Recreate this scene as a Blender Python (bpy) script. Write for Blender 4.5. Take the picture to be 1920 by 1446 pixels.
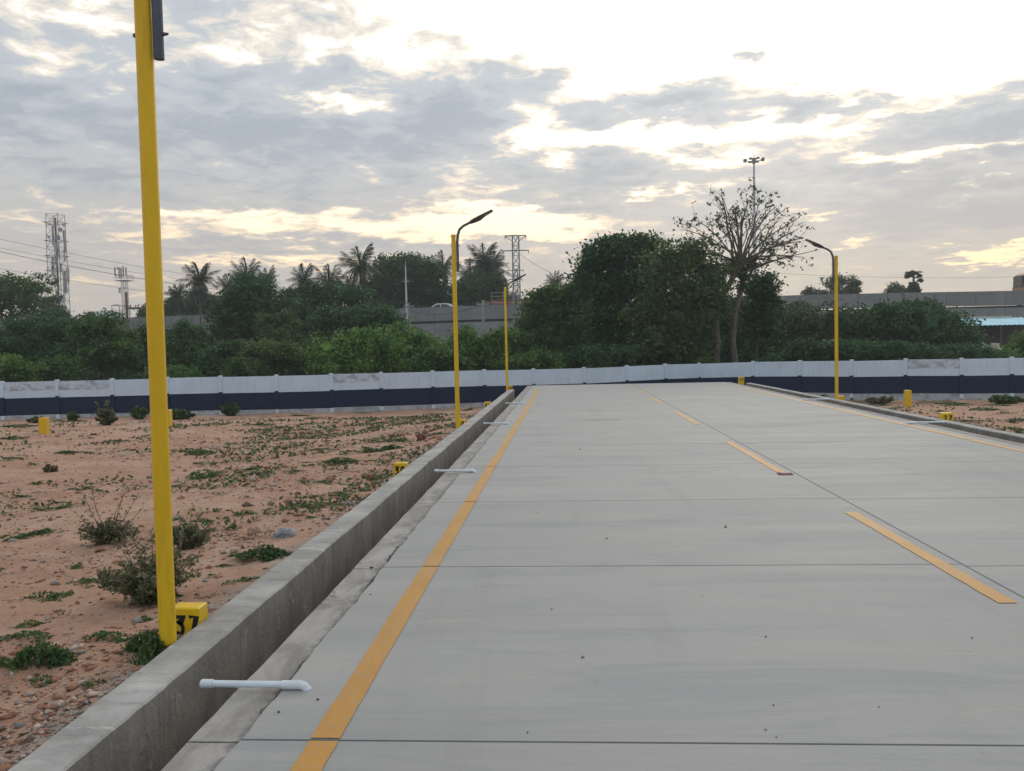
import bpy, math, random
import numpy as np
from mathutils import Vector, Matrix

random.seed(7)
RNG = np.random.default_rng(7)
R = math.radians
for o in list(bpy.data.objects):
    bpy.data.objects.remove(o)
scene = bpy.context.scene
COL = scene.collection

# ------------------------------------------------------------------ camera
# world: X right of the road, Y along the road, Z up, the road surface is z = 0
F, VX, VY, ROLL, EYE = 1594.0, 1058.2, 651.2, 0.0212, 1.5     # in the photograph's pixels (1920 x 1446)
CX, CY = 960.0, 723.0
_r = Vector(((VX - CX) / F, -(VY - CY) / F, -1.0)).normalized()
_s, _c = math.sin(ROLL), math.cos(ROLL)
_u = Vector((-_s, _c, (-_s * _r.x + _c * _r.y) / (-_r.z))).normalized()
_x = _r.cross(_u)
ROT = Matrix((_x, _r, _u))            # camera axes -> world axes
cam = bpy.data.cameras.new('camera')
cam.sensor_width = 36.0
cam.lens = F / 1920.0 * 36.0
cam.clip_start, cam.clip_end = 0.05, 4000.0
cam_o = bpy.data.objects.new('camera', cam)
COL.objects.link(cam_o)
cam_o.matrix_world = Matrix.Translation((0, 0, EYE)) @ ROT.to_4x4()
scene.camera = cam_o


def ray(px, py):
    return ROT @ Vector(((px - CX) / F, -(py - CY) / F, -1.0))


def at(px, py, Y):
    """the place at distance Y along the road that the photograph shows at px, py"""
    d = ray(px, py)
    return Vector((0, 0, EYE)) + d * (Y / d.y)


def on_z(px, py, z):
    d = ray(px, py)
    return Vector((0, 0, EYE)) + d * ((z - EYE) / d.z)


def azel(px, py):
    d = ray(px, py).normalized()
    return math.degrees(math.atan2(d.x, d.y)), math.degrees(math.asin(d.z))


# ------------------------------------------------------------------ sky, sun, exposure
SUN_AZ, SUN_EL = 15.0, 24.0           # degrees right of the road, above the horizon
world = bpy.data.worlds.new('World')
scene.world = world
world.use_nodes = True
wt = world.node_tree
wt.nodes.clear()


class Nodes:
    def __init__(self, tree):
        self.t = tree

    def new(self, kind, **kw):
        n = self.t.nodes.new(kind)
        for k, v in kw.items():
            setattr(n, k, v)
        return n

    def put(self, sock, v):
        if hasattr(v, 'is_output') or isinstance(v, bpy.types.NodeSocket):
            self.t.links.new(v, sock)
        elif v is not None:
            sock.default_value = v

    def math(self, op, a, b=None, c=None, clamp=False):
        n = self.new('ShaderNodeMath', operation=op, use_clamp=clamp)
        for i, v in enumerate((a, b, c)):
            self.put(n.inputs[i], v)
        return n.outputs[0]

    def vmath(self, op, a, b=None, out=0):
        n = self.new('ShaderNodeVectorMath', operation=op)
        self.put(n.inputs[0], a)
        if b is not None:
            self.put(n.inputs['Scale'] if op == 'SCALE' else n.inputs[1], b)
        return n.outputs[1 if op in ('DOT_PRODUCT', 'LENGTH') else out]

    def noise(self, vec, scale, detail=4.0, rough=0.55, dist=0.0):
        n = self.new('ShaderNodeTexNoise')
        self.put(n.inputs['Vector'], vec)
        n.inputs['Scale'].default_value = scale
        n.inputs['Detail'].default_value = detail
        n.inputs['Roughness'].default_value = rough
        n.inputs['Distortion'].default_value = dist
        return n.outputs['Fac']

    def noisec(self, vec, scale, detail=4.0, rough=0.55):
        n = self.new('ShaderNodeTexNoise')
        self.put(n.inputs['Vector'], vec)
        n.inputs['Scale'].default_value = scale
        n.inputs['Detail'].default_value = detail
        n.inputs['Roughness'].default_value = rough
        return n.outputs['Color']

    def ramp(self, fac, stops, interp='LINEAR'):
        n = self.new('ShaderNodeValToRGB')
        cr = n.color_ramp
        cr.interpolation = interp
        while len(cr.elements) < len(stops):
            cr.elements.new(0.5)
        for e, (p, c) in zip(cr.elements, stops):
            e.position = p
            e.color = (c[0], c[1], c[2], 1) if hasattr(c, '__len__') else (c, c, c, 1)
        self.put(n.inputs[0], fac)
        return n.outputs[0]

    def mix(self, fac, a, b, mode='MIX'):
        n = self.new('ShaderNodeMix', data_type='RGBA', blend_type=mode)
        n.clamp_factor = True
        self.put(n.inputs[0], fac)
        for i, v in ((6, a), (7, b)):
            self.put(n.inputs[i], (v[0], v[1], v[2], 1) if isinstance(v, tuple) else v)
        return n.outputs[2]

    def smooth(self, v, a, b, lo=0.0, hi=1.0):
        n = self.new('ShaderNodeMapRange', interpolation_type='SMOOTHSTEP')
        self.put(n.inputs[0], v)
        for i, q in enumerate((a, b, lo, hi)):
            n.inputs[i + 1].default_value = q
        return n.outputs[0]

    def comb(self, x, y, z):
        n = self.new('ShaderNodeCombineXYZ')
        for i, v in enumerate((x, y, z)):
            self.put(n.inputs[i], v)
        return n.outputs[0]

    def sep(self, v):
        n = self.new('ShaderNodeSeparateXYZ')
        self.put(n.inputs[0], v)
        return n.outputs


W = Nodes(wt)
wdir = W.new('ShaderNodeTexCoord').outputs['Generated']
dx, dy, dz = W.sep(wdir)
D2 = 180 / math.pi
az = W.math('MULTIPLY', W.math('ARCTAN2', dx, dy), D2)
el = W.math('MULTIPLY', W.math('ARCSINE', dz), D2)
elp = W.math('MAXIMUM', dz, 0.0)
inv = W.math('DIVIDE', 1.0, W.math('ADD', elp, 0.11))
plane = W.vmath('SCALE', wdir, inv)                         # flat cloud deck seen in perspective
n_big = W.noise(plane, 0.95, 6, 0.60, 0.25)
n_mid = W.noise(plane, 3.3, 8, 0.62, 0.5)
n_fine = W.noise(plane, 8.5, 6, 0.58, 0.6)
warp_v = W.vmath('MULTIPLY', plane, (1.0, 1.0, 1.0))
n_warp = W.vmath('SUBTRACT', W.noisec(warp_v, 5.0, 6, 0.62), (0.5, 0.5, 0.5))
wx, wy, wz = W.sep(n_warp)
azel_w = W.comb(W.math('MULTIPLY_ADD', wx, 7.0, az), W.math('MULTIPLY_ADD', wy, 4.0, el), 0.0)


def bump_at(px, py, sx, sy):
    """gaussian round the sky direction seen at px, py; sx, sy in photograph pixels"""
    a, e = azel(px, py)
    k = F / D2 * 1.0
    v = W.vmath('MULTIPLY', W.vmath('SUBTRACT', azel_w, (a, e, 0)), (k / sx, k / sy, 0))
    return W.math('EXPONENT', W.math('MULTIPLY', W.vmath('DOT_PRODUCT', v, v), -1.0))


# cloud thickness: noise, thinner (negative) or thicker (positive) in the parts of the sky where the evening showed it so
THIN = [(1500, -110, 520, 200, -0.75), (1800, 40, 300, 120, -0.6), (1180, 20, 300, 100, -0.50), (860, 0, 150, 50, -0.18), (620, 178, 120, 24, -0.36), (720, 110, 110, 40, -0.16),
        (560, 100, 110, 30, -0.24), (410, 60, 100, 50, -0.26), (200, 45, 80, 36, -0.34), (110, 130, 110, 24, -0.26), (40, 10, 120, 30, -0.30), (300, 120, 90, 20, -0.24), (590, 20, 140, 24, -0.16),
        (760, 425, 360, 26, -0.30), (930, 412, 150, 34, -0.34), (1045, 428, 70, 30, -0.30), (400, 412, 240, 16, -0.22), (520, 489, 280, 9, -0.26), (230, 440, 140, 12, -0.14),
        (1050, 262, 100, 26, -0.42), (1010, 225, 50, 22, -0.25), (1260, 248, 110, 24, -0.38), (1450, 246, 120, 22, -0.42), (1340, 298, 70, 16, -0.34), (1550, 222, 80, 14, -0.28),
        (1640, 303, 80, 13, -0.52), (1850, 275, 100, 11, -0.46), (1865, 481, 75, 14, -0.62), (1605, 456, 44, 9, -0.46), (1550, 402, 60, 6, -0.26), (1480, 400, 60, 10, -0.2),
        (1205, 357, 34, 8, -0.34), (1300, 356, 60, 7, -0.26), (740, 250, 40, 12, -0.2), (480, 312, 60, 10, -0.16), (180, 307, 34, 7, -0.2), (20, 272, 40, 8, -0.2), (1820, 357, 14, 6, -0.3), (1873, 333, 14, 5, -0.3), (1740, 205, 50, 8, -0.2), (900, 330, 70, 12, -0.16)]
THICK = [(1740, 425, 220, 30, 0.12), (1700, 520, 260, 22, 0.10), (250, 250, 420, 80, 0.13), (520, 240, 200, 50, 0.10), (860, 190, 110, 40, 0.36), (830, 260, 160, 36, 0.22), (1250, 192, 150, 28, 0.50), (1020, 150, 40, 18, 0.3), (1530, 200, 130, 22, 0.50),
         (1820, 225, 160, 34, 0.42), (1720, 370, 330, 60, 0.16), (1130, 325, 120, 26, 0.24), (960, 310, 90, 20, 0.12), (1100, 380, 100, 10, 0.16), (1410, 103, 38, 13, 0.66), (1345, 2, 20, 16, 0.66), (1300, 275, 40, 10, 0.2),
         (640, 140, 60, 26, 0.2), (370, 135, 70, 18, 0.14), (600, 460, 420, 9, 0.2), (1200, 480, 260, 40, 0.08)]
dens = W.math('MULTIPLY_ADD', W.math('SUBTRACT', n_big, 0.5), 0.45, 0.572)
dens = W.math('MULTIPLY_ADD', W.math('SUBTRACT', n_mid, 0.5), 1.0, dens)
dens = W.math('MULTIPLY_ADD', W.math('SUBTRACT', n_fine, 0.5), W.smooth(el, 3.0, 13.0, 0.14, 0.80), dens)
for px, py, sx, sy, w in THIN + THICK:
    dens = W.math('MULTIPLY_ADD', bump_at(px, py, sx, sy), w, dens)
# thinner high cloud with the day's light through it overhead
dens = W.math('SUBTRACT', dens, W.smooth(el, 24.0, 60.0, 0.0, 0.16))
low = W.smooth(el, 2.0, 17.0)                              # 0 near the horizon, 1 higher up
west = W.smooth(W.math('MULTIPLY_ADD', W.math('SINE', R(12)), dx, W.math('MULTIPLY', dy, math.cos(R(12)))), 0.75, -0.35)   # 0 towards the sunset, 1 away from it
thin_col = W.mix(low, (1.30, 0.92, 0.49), (1.50, 1.40, 1.22))
veil_col = W.mix(low, (0.88, 0.68, 0.47), (0.82, 0.75, 0.65))
grey_col = W.mix(low, (0.52, 0.46, 0.405), (0.505, 0.535, 0.56))
dark_col = W.mix(low, (0.42, 0.395, 0.385), (0.365, 0.405, 0.455))
c1 = W.mix(W.smooth(dens, 0.16, 0.38), thin_col, veil_col)
c2 = W.mix(W.smooth(dens, 0.34, 0.52), c1, grey_col)
c3 = W.mix(W.smooth(dens, 0.52, 0.86), c2, dark_col)
c3 = W.mix(west, c3, W.mix(W.smooth(dens, 0.3, 0.75), (0.74, 0.78, 0.85), (0.46, 0.49, 0.54)))
below = W.smooth(el, -6.0, -0.5)
c4 = W.mix(below, (0.30, 0.28, 0.26), c3)
sky_tex = W.new('ShaderNodeTexSky', sky_type='NISHITA', sun_disc=False)
sky_tex.sun_elevation, sky_tex.sun_rotation = R(SUN_EL), R(SUN_AZ)
bg_sky = W.new('ShaderNodeBackground')
wt.links.new(sky_tex.outputs[0], bg_sky.inputs[0])
bg_sky.inputs[1].default_value = 0.10
bg_cloud = W.new('ShaderNodeBackground')
wt.links.new(c4, bg_cloud.inputs[0])
bg_cloud.inputs[1].default_value = 1.0
mixs = W.new('ShaderNodeMixShader')
mixs.inputs[0].default_value = 0.93
wt.links.new(bg_sky.outputs[0], mixs.inputs[1])
wt.links.new(bg_cloud.outputs[0], mixs.inputs[2])
wout = W.new('ShaderNodeOutputWorld')
wt.links.new(mixs.outputs[0], wout.inputs[0])

sun = bpy.data.lights.new('sun', 'SUN')
sun.energy = 0.7
sun.angle = R(25)
sun.color = (1.0, 0.93, 0.82)
sun_o = bpy.data.objects.new('sun', sun)
COL.objects.link(sun_o)
_d = Vector((math.sin(R(SUN_AZ)) * math.cos(R(SUN_EL)), math.cos(R(SUN_AZ)) * math.cos(R(SUN_EL)), math.sin(R(SUN_EL))))
sun_o.rotation_euler = _d.to_track_quat('Z', 'Y').to_euler()
sun_o.location = (0, 0, 60)

vs = scene.view_settings
vs.view_transform = 'Standard'
vs.look = 'None'
vs.exposure = 0.22
vs.gamma = 1.0
vs.use_curve_mapping = False


# ------------------------------------------------------------------ helpers: meshes, things, parts
class MB:
    """collects shapes; build() links them as ONE mesh object"""
    def __init__(self):
        self.v, self.f, self.m = [], [], []

    def add(self, vs_, fs, mi=0):
        n = len(self.v)
        self.v += [tuple(p) for p in vs_]
        self.f += [tuple(i + n for i in q) for q in fs]
        self.m += [mi] * len(fs)
        return self

    def box(self, a, b, mi=0, bev=0.0):
        (x0, y0, z0), (x1, y1, z1) = a, b
        if bev <= 0:
            v = [(x0, y0, z0), (x1, y0, z0), (x1, y1, z0), (x0, y1, z0), (x0, y0, z1), (x1, y0, z1), (x1, y1, z1), (x0, y1, z1)]
            return self.add(v, [(3, 2, 1, 0), (4, 5, 6, 7), (0, 1, 5, 4), (1, 2, 6, 5), (2, 3, 7, 6), (3, 0, 4, 7)], mi)
        v = [(x0, y0, z0), (x1, y0, z0), (x1, y1, z0), (x0, y1, z0), (x0, y0, z1 - bev), (x1, y0, z1 - bev), (x1, y1, z1 - bev), (x0, y1, z1 - bev),
             (x0 + bev, y0 + bev, z1), (x1 - bev, y0 + bev, z1), (x1 - bev, y1 - bev, z1), (x0 + bev, y1 - bev, z1)]
        return self.add(v, [(3, 2, 1, 0), (8, 9, 10, 11), (0, 1, 5, 4), (1, 2, 6, 5), (2, 3, 7, 6), (3, 0, 4, 7),
                            (4, 5, 9, 8), (5, 6, 10, 9), (6, 7, 11, 10), (7, 4, 8, 11)], mi)

    def tube(self, pts, rad, n=8, mi=0, caps=True):
        pts = [Vector(p) for p in pts]
        if not hasattr(rad, '__len__'):
            rad = [rad] * len(pts)
        rings = []
        ref = None
        for i, p in enumerate(pts):
            t = (pts[min(i + 1, len(pts) - 1)] - pts[max(i - 1, 0)]).normalized()
            if ref is None:
                ref = Vector((0, 0, 1)) if abs(t.z) < 0.9 else Vector((1, 0, 0))
            a = (ref - t * ref.dot(t)).normalized()
            ref = a
            b = t.cross(a)
            rings.append([p + (a * math.cos(2 * math.pi * k / n) + b * math.sin(2 * math.pi * k / n)) * rad[i] for k in range(n)])
        v = [q for r in rings for q in r]
        f = []
        for i in range(len(rings) - 1):
            for k in range(n):
                f.append((i * n + k, i * n + (k + 1) % n, (i + 1) * n + (k + 1) % n, (i + 1) * n + k))
        if caps:
            f.append(tuple(reversed(range(n))))
            f.append(tuple((len(rings) - 1) * n + k for k in range(n)))
        return self.add(v, f, mi)

    def bar(self, a, b, w, mi=0):
        return self.tube([a, b], w, 4, mi)

    def ball(self, c, r, nu=8, nv=5, mi=0):
        if not hasattr(r, '__len__'):
            r = (r, r, r)
        v = [(c[0], c[1], c[2] - r[2])]
        for j in range(1, nv):
            t = -math.pi / 2 + math.pi * j / nv
            for i in range(nu):
                p = 2 * math.pi * i / nu
                v.append((c[0] + r[0] * math.cos(t) * math.cos(p), c[1] + r[1] * math.cos(t) * math.sin(p), c[2] + r[2] * math.sin(t)))
        v.append((c[0], c[1], c[2] + r[2]))
        f = [(0, 1 + (i + 1) % nu, 1 + i) for i in range(nu)]
        for j in range(nv - 2):
            for i in range(nu):
                a = 1 + j * nu
                f.append((a + i, a + (i + 1) % nu, a + nu + (i + 1) % nu, a + nu + i))
        L = len(v) - 1
        a = 1 + (nv - 2) * nu
        f += [(a + i, a + (i + 1) % nu, L) for i in range(nu)]
        return self.add(v, f, mi)

    def mesh(self, name, mats, smooth=False):
        me = bpy.data.meshes.new(name)
        me.from_pydata(self.v, [], self.f)
        for m in (mats if isinstance(mats, (list, tuple)) else [mats]):
            me.materials.append(m)
        me.polygons.foreach_set('material_index', self.m)
        if smooth:
            me.polygons.foreach_set('use_smooth', [True] * len(self.f))
        me.update()
        return me

    def build(self, name, mats, parent=None, loc=(0, 0, 0), smooth=False):
        return link(name, self.mesh(name, mats, smooth), parent, loc)


def link(name, me, parent=None, loc=(0, 0, 0), rot=None, scale=None):
    o = bpy.data.objects.new(name, me)
    COL.objects.link(o)
    o.location = loc
    if rot is not None:
        o.rotation_euler = rot
    if scale is not None:
        o.scale = scale
    if parent is not None:
        o.parent = parent
    return o


def tag(o, label=None, cat=None, group=None, kind=None):
    if label:
        o['label'] = label
    if cat:
        o['category'] = cat
    if group:
        o['group'] = group
    if kind:
        o['kind'] = kind
    return o


def empty(name, loc=(0, 0, 0), rz=0.0, label=None, cat=None, group=None, kind=None):
    o = bpy.data.objects.new(name, None)
    o.empty_display_size = 0.2
    COL.objects.link(o)
    o.location = loc
    o.rotation_euler = (0, 0, rz)
    return tag(o, label, cat, group, kind)


def copy_tree(o, parent=None):
    c = o.copy()
    COL.objects.link(c)
    c.parent = parent
    for ch in list(o.children):
        copy_tree(ch, c)
    return c


def quads_mesh(name, V, mats, mi=None):
    """V: array (n,4,3) of quads"""
    n = len(V)
    me = bpy.data.meshes.new(name)
    me.vertices.add(4 * n)
    me.vertices.foreach_set('co', V.reshape(-1).astype(np.float32))
    me.loops.add(4 * n)
    me.loops.foreach_set('vertex_index', np.arange(4 * n, dtype=np.int32))
    me.polygons.add(n)
    me.polygons.foreach_set('loop_start', np.arange(0, 4 * n, 4, dtype=np.int32))
    me.polygons.foreach_set('loop_total', np.full(n, 4, dtype=np.int32))
    for m in (mats if isinstance(mats, (list, tuple)) else [mats]):
        me.materials.append(m)
    if mi is not None:
        me.polygons.foreach_set('material_index', mi.astype(np.int32))
    me.update(calc_edges=True)
    return me


# ------------------------------------------------------------------ materials
def material(name):
    m = bpy.data.materials.new(name)
    m.use_nodes = True
    m.node_tree.nodes.clear()
    return m, Nodes(m.node_tree)


def finish(m, N, color, rough=0.7, bump=None, bump_d=0.01, metal=0.0, spec=0.4, coat=0.0):
    b = N.new('ShaderNodeBsdfPrincipled')
    N.put(b.inputs['Base Color'], (color[0], color[1], color[2], 1) if isinstance(color, tuple) else color)
    N.put(b.inputs['Roughness'], rough)
    b.inputs['Metallic'].default_value = metal
    b.inputs['Specular IOR Level'].default_value = spec
    b.inputs['Coat Weight'].default_value = coat
    if bump is not None:
        bn = N.new('ShaderNodeBump')
        bn.inputs['Strength'].default_value = 1.0
        bn.inputs['Distance'].default_value = bump_d
        N.put(bn.inputs['Height'], bump)
        N.t.links.new(bn.outputs[0], b.inputs['Normal'])
    o = N.new('ShaderNodeOutputMaterial')
    N.t.links.new(b.outputs[0], o.inputs[0])
    return m


def pos(N):
    return N.new('ShaderNodeNewGeometry').outputs['Position']


def rnd(N):
    return N.new('ShaderNodeObjectInfo').outputs['Random']


def plain(name, col, rough=0.6, var=0.12, scale=3.0, metal=0.0, spec=0.4, coat=0.0):
    m, N = material(name)
    f = N.noise(pos(N), scale, 5, 0.6)
    a = tuple(c * (1 - var) for c in col)
    b = tuple(min(1, c * (1 + var)) for c in col)
    return finish(m, N, N.mix(N.smooth(f, 0.3, 0.7), a, b), rough, metal=metal, spec=spec, coat=coat)


def mat_road():
    m, N = material('road_concrete')
    p = pos(N)
    streak = N.vmath('MULTIPLY', p, (0.35, 1.6, 1.0))
    f1 = N.noise(streak, 1.1, 6, 0.6, 0.3)
    f2 = N.noise(N.vmath('MULTIPLY', p, (1.0, 14.0, 1.0)), 2.0, 5, 0.6)
    f3 = N.noise(p, 70.0, 3, 0.6)
    c = N.mix(N.smooth(f1, 0.32, 0.68), (0.300, 0.304, 0.294), (0.370, 0.374, 0.362))
    c = N.mix(N.math('MULTIPLY', N.smooth(f2, 0.35, 0.75), 0.25), c, (0.39, 0.39, 0.375))
    c = N.mix(N.math('MULTIPLY', rnd(N), 0.30), c, (0.265, 0.272, 0.268))
    f4 = N.noise(N.vmath('MULTIPLY', p, (0.5, 2.4, 1.0)), 0.9, 6, 0.68, 0.8)
    c = N.mix(N.math('MULTIPLY', N.smooth(f4, 0.50, 0.64), 0.50), c, (0.245, 0.26, 0.275))
    c = N.mix(N.math('MULTIPLY', N.smooth(f4, 0.46, 0.34), 0.45), c, (0.385, 0.365, 0.325))
    f5 = N.noise(N.vmath('MULTIPLY', p, (2.2, 0.16, 1.0)), 1.0, 5, 0.62, 0.3)          # faint wheel tracks along the lanes
    c = N.mix(N.math('MULTIPLY', N.smooth(f5, 0.52, 0.70), 0.20), c, (0.20, 0.195, 0.185))
    # trowel and broom marks
    f6 = N.noise(N.vmath('MULTIPLY', p, (0.8, 30.0, 1.0)), 3.0, 4, 0.6)
    c = N.mix(N.math('MULTIPLY', N.smooth(f6, 0.45, 0.7), 0.10), c, (0.22, 0.22, 0.21))
    # damp old patch left by a mixer, further up the lane
    px_, py_, pz_ = N.sep(p)
    q = N.vmath('MULTIPLY', N.vmath('SUBTRACT', p, (0.75, 17.4, 0)), (1 / 0.95, 1 / 0.75, 0))
    g = N.math('EXPONENT', N.math('MULTIPLY', N.vmath('DOT_PRODUCT', q, q), -1.0))
    blot = N.smooth(N.math('MULTIPLY', g, N.noise(N.vmath('MULTIPLY', p, (1, .5, 1)), 7.0, 6, 0.7)), 0.30, 0.50)
    c = N.mix(N.math('MULTIPLY', blot, 0.55), c, (0.19, 0.175, 0.16))
    speck = N.smooth(N.noise(p, 160.0, 2, 0.5), 0.70, 0.78)
    c = N.mix(N.math('MULTIPLY', speck, 0.5), c, (0.13, 0.12, 0.115))
    dirt = N.smooth(N.noise(p, 5.5, 7, 0.72), 0.60, 0.80)
    c = N.mix(N.math('MULTIPLY', dirt, 0.40), c, (0.20, 0.185, 0.16))
    h = N.math('ADD', N.math('MULTIPLY', f3, 0.3), N.math('MULTIPLY', f2, 0.6))
    return finish(m, N, c, N.smooth(f1, 0.2, 0.8, 0.62, 0.82), h, 0.004, spec=0.35)


def mat_kerb(name, lo, hi, stain=0.5):
    m, N = material(name)
    p = pos(N)
    f1 = N.noise(p, 2.3, 7, 0.65, 0.4)
    f2 = N.noise(N.vmath('MULTIPLY', p, (1.0, 3.2, 0.6)), 3.0, 6, 0.65)
    c = N.mix(N.smooth(f1, 0.3, 0.7), lo, hi)
    c = N.mix(N.math('MULTIPLY', N.smooth(f2, 0.5, 0.72), stain), c, tuple(v * 0.5 for v in lo))
    patch = N.smooth(N.noise(N.vmath('MULTIPLY', p, (0.6, 1.6, 1.0)), 3.4, 4, 0.6, 0.6), 0.60, 0.66)
    c = N.mix(N.math('MULTIPLY', patch, 0.45), c, tuple(min(1, v * 1.32) for v in hi))
    pit = N.smooth(N.noise(p, 55.0, 3, 0.6), 0.68, 0.76)
    c = N.mix(N.math('MULTIPLY', pit, 0.45), c, tuple(v * 0.45 for v in lo))
    h = N.math('ADD', N.noise(p, 30.0, 6, 0.7), N.math('MULTIPLY', patch, 0.4))
    return finish(m, N, c, 0.85, h, 0.008, spec=0.25)


def mat_gutter():
    m, N = material('gutter_mortar')
    p = pos(N)
    f1 = N.noise(N.vmath('MULTIPLY', p, (1.6, 0.8, 1)), 2.6, 7, 0.65, 0.5)
    c = N.mix(N.smooth(f1, 0.3, 0.7), (0.25, 0.235, 0.215), (0.42, 0.405, 0.38))
    px_, py_, pz_ = N.sep(p)
    edge = N.math('MULTIPLY_ADD', N.math('SUBTRACT', N.noise(p, 9.0, 5, 0.7), 0.5), 0.22, N.math('ABSOLUTE', N.math('SUBTRACT', N.math('ABSOLUTE', N.math('SUBTRACT', px_, 2.52)), 3.81)))
    c = N.mix(N.math('MULTIPLY', N.smooth(edge, 0.05, 0.0), 0.75), c, (0.17, 0.16, 0.15))
    crack = N.smooth(N.math('ABSOLUTE', N.math('SUBTRACT', N.noise(p, 4.2, 5, 0.6, 0.8), 0.5)), 0.010, 0.0)
    c = N.mix(N.math('MULTIPLY', crack, N.smooth(N.noise(p, 1.3, 2, 0.5), 0.5, 0.6)), c, (0.08, 0.075, 0.07))
    pit = N.smooth(N.noise(p, 45.0, 3, 0.6), 0.66, 0.75)
    c = N.mix(N.math('MULTIPLY', pit, 0.5), c, (0.15, 0.14, 0.13))
    return finish(m, N, c, 0.9, N.noise(p, 22.0, 7, 0.72), 0.012, spec=0.2)


def mat_paint(name, col):
    m, N = material(name)
    p = pos(N)
    f = N.noise(N.vmath('MULTIPLY', p, (3, 1, 1)), 2.5, 6, 0.65)
    c = N.mix(N.smooth(f, 0.3, 0.7), tuple(v * 0.86 for v in col), col)
    wear = N.smooth(N.noise(p, 18.0, 8, 0.85), 0.50, 0.62)
    c = N.mix(N.math('MULTIPLY', wear, 0.5), c, (0.31, 0.28, 0.22))
    dust = N.smooth(N.noise(N.vmath('MULTIPLY', p, (4, 0.7, 1)), 1.5, 5, 0.65), 0.45, 0.75)
    c = N.mix(N.math('MULTIPLY', dust, 0.30), c, (0.36, 0.29, 0.20))
    return finish(m, N, c, 0.6, N.noise(p, 60.0, 4, 0.6), 0.002, spec=0.35)


def mat_earth():
    m, N = material('red_earth')
    p = pos(N)
    f1 = N.noise(p, 0.35, 6, 0.6, 0.4)
    f2 = N.noise(p, 2.6, 8, 0.68, 0.3)
    f3 = N.noise(p, 17.0, 6, 0.7)
    c = N.mix(N.smooth(f1, 0.3, 0.7), (0.42, 0.250, 0.172), (0.52, 0.355, 0.260))
    c = N.mix(N.math('MULTIPLY', N.smooth(f2, 0.42, 0.7), 0.6), c, (0.35, 0.185, 0.12))
    c = N.mix(N.math('MULTIPLY', N.smooth(f2, 0.45, 0.28), 0.7), c, (0.54, 0.41, 0.32))
    c = N.mix(N.math('MULTIPLY', N.smooth(f3, 0.55, 0.75), 0.6), c, (0.22, 0.13, 0.09))
    # thin scrub creeping in towards the far wall and beyond
    px_, py_, pz_ = N.sep(p)
    far = N.smooth(N.math('MULTIPLY_ADD', N.math('SUBTRACT', N.noise(p, 0.7, 5, 0.65), 0.5), 22.0, py_), 36.0, 44.0)
    c = N.mix(far, c, (0.06, 0.075, 0.035))
    gr = N.smooth(N.noise(N.vmath('ADD', p, (9, 3, 0)), 0.9, 7, 0.7), 0.60, 0.70)
    c = N.mix(N.math('MULTIPLY', gr, 0.35), c, (0.15, 0.14, 0.075))
    # concrete splash and chips beside the kerb
    spill = N.smooth(N.math('MULTIPLY_ADD', N.math('SUBTRACT', N.noise(p, 3.0, 6, 0.7), 0.5), 0.9, N.math('ABSOLUTE', N.math('ADD', px_, 2.1))), 0.32, 0.0)
    c = N.mix(N.math('MULTIPLY', spill, 0.75), c, (0.30, 0.27, 0.24))
    h = N.math('ADD', N.math('MULTIPLY', f2, 1.0), N.math('MULTIPLY', f3, 0.5))
    return finish(m, N, c, 0.95, h, 0.06, spec=0.12)


def mat_leaf(name, dark, light, trans=0.34, scale=0.9):
    m, N = material(name)
    p = pos(N)
    f = N.noise(p, scale, 4, 0.6)
    f2 = N.noise(p, scale * 9, 2, 0.5)
    c = N.mix(N.smooth(N.math('MULTIPLY_ADD', N.math('SUBTRACT', f2, 0.5), 0.5, f), 0.32, 0.68), dark, light)
    b = N.new('ShaderNodeBsdfPrincipled')
    N.put(b.inputs['Base Color'], c)
    b.inputs['Roughness'].default_value = 0.55
    b.inputs['Specular IOR Level'].default_value = 0.25
    t = N.new('ShaderNodeBsdfTranslucent')
    N.put(t.inputs[0], c)
    mx = N.new('ShaderNodeMixShader')
    mx.inputs[0].default_value = trans
    N.t.links.new(b.outputs[0], mx.inputs[1])
    N.t.links.new(t.outputs[0], mx.inputs[2])
    o = N.new('ShaderNodeOutputMaterial')
    N.t.links.new(mx.outputs[0], o.inputs[0])
    return m


def mat_wallpaint(name, col, stained):
    m, N = material(name)
    p = pos(N)
    f = N.noise(p, 1.2, 6, 0.6)
    c = N.mix(N.smooth(f, 0.3, 0.7), tuple(v * 0.9 for v in col), col)
    drip = N.noise(N.vmath('MULTIPLY', p, (6, 6, 0.5)), 1.5, 5, 0.65)
    c = N.mix(N.math('MULTIPLY', N.smooth(drip, 0.50, 0.75), 0.42), c, tuple(v * 0.6 for v in col))
    if stained:
        px_, py_, pz_ = N.sep(p)
        s = N.smooth(N.noise(N.vmath('MULTIPLY', p, (1.2, 1.2, 2.2)), 1.9, 7, 0.72, 0.3), 0.46, 0.60)
        c = N.mix(N.math('MULTIPLY', s, 0.8), c, (0.26, 0.27, 0.28))
    return finish(m, N, c, 0.75, N.noise(p, 9.0, 5, 0.6), 0.006, spec=0.3)


def mat_farwall(name, col):
    m, N = material(name)
    p = pos(N)
    f = N.noise(N.vmath('MULTIPLY', p, (1, 1, 0.4)), 0.6, 6, 0.65)
    c = N.mix(N.smooth(f, 0.3, 0.7), tuple(v * 0.75 for v in col), col)
    c = N.mix(N.math('MULTIPLY', rnd(N), 0.3), c, tuple(v * 0.7 for v in col))
    return finish(m, N, c, 0.9, spec=0.2)


def mat_bark(name, col):
    m, N = material(name)
    p = pos(N)
    f = N.noise(N.vmath('MULTIPLY', p, (1, 1, 0.25)), 6.0, 6, 0.7)
    return finish(m, N, N.mix(N.smooth(f, 0.3, 0.7), tuple(v * 0.55 for v in col), col), 0.9, f, 0.03, spec=0.15)


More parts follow.
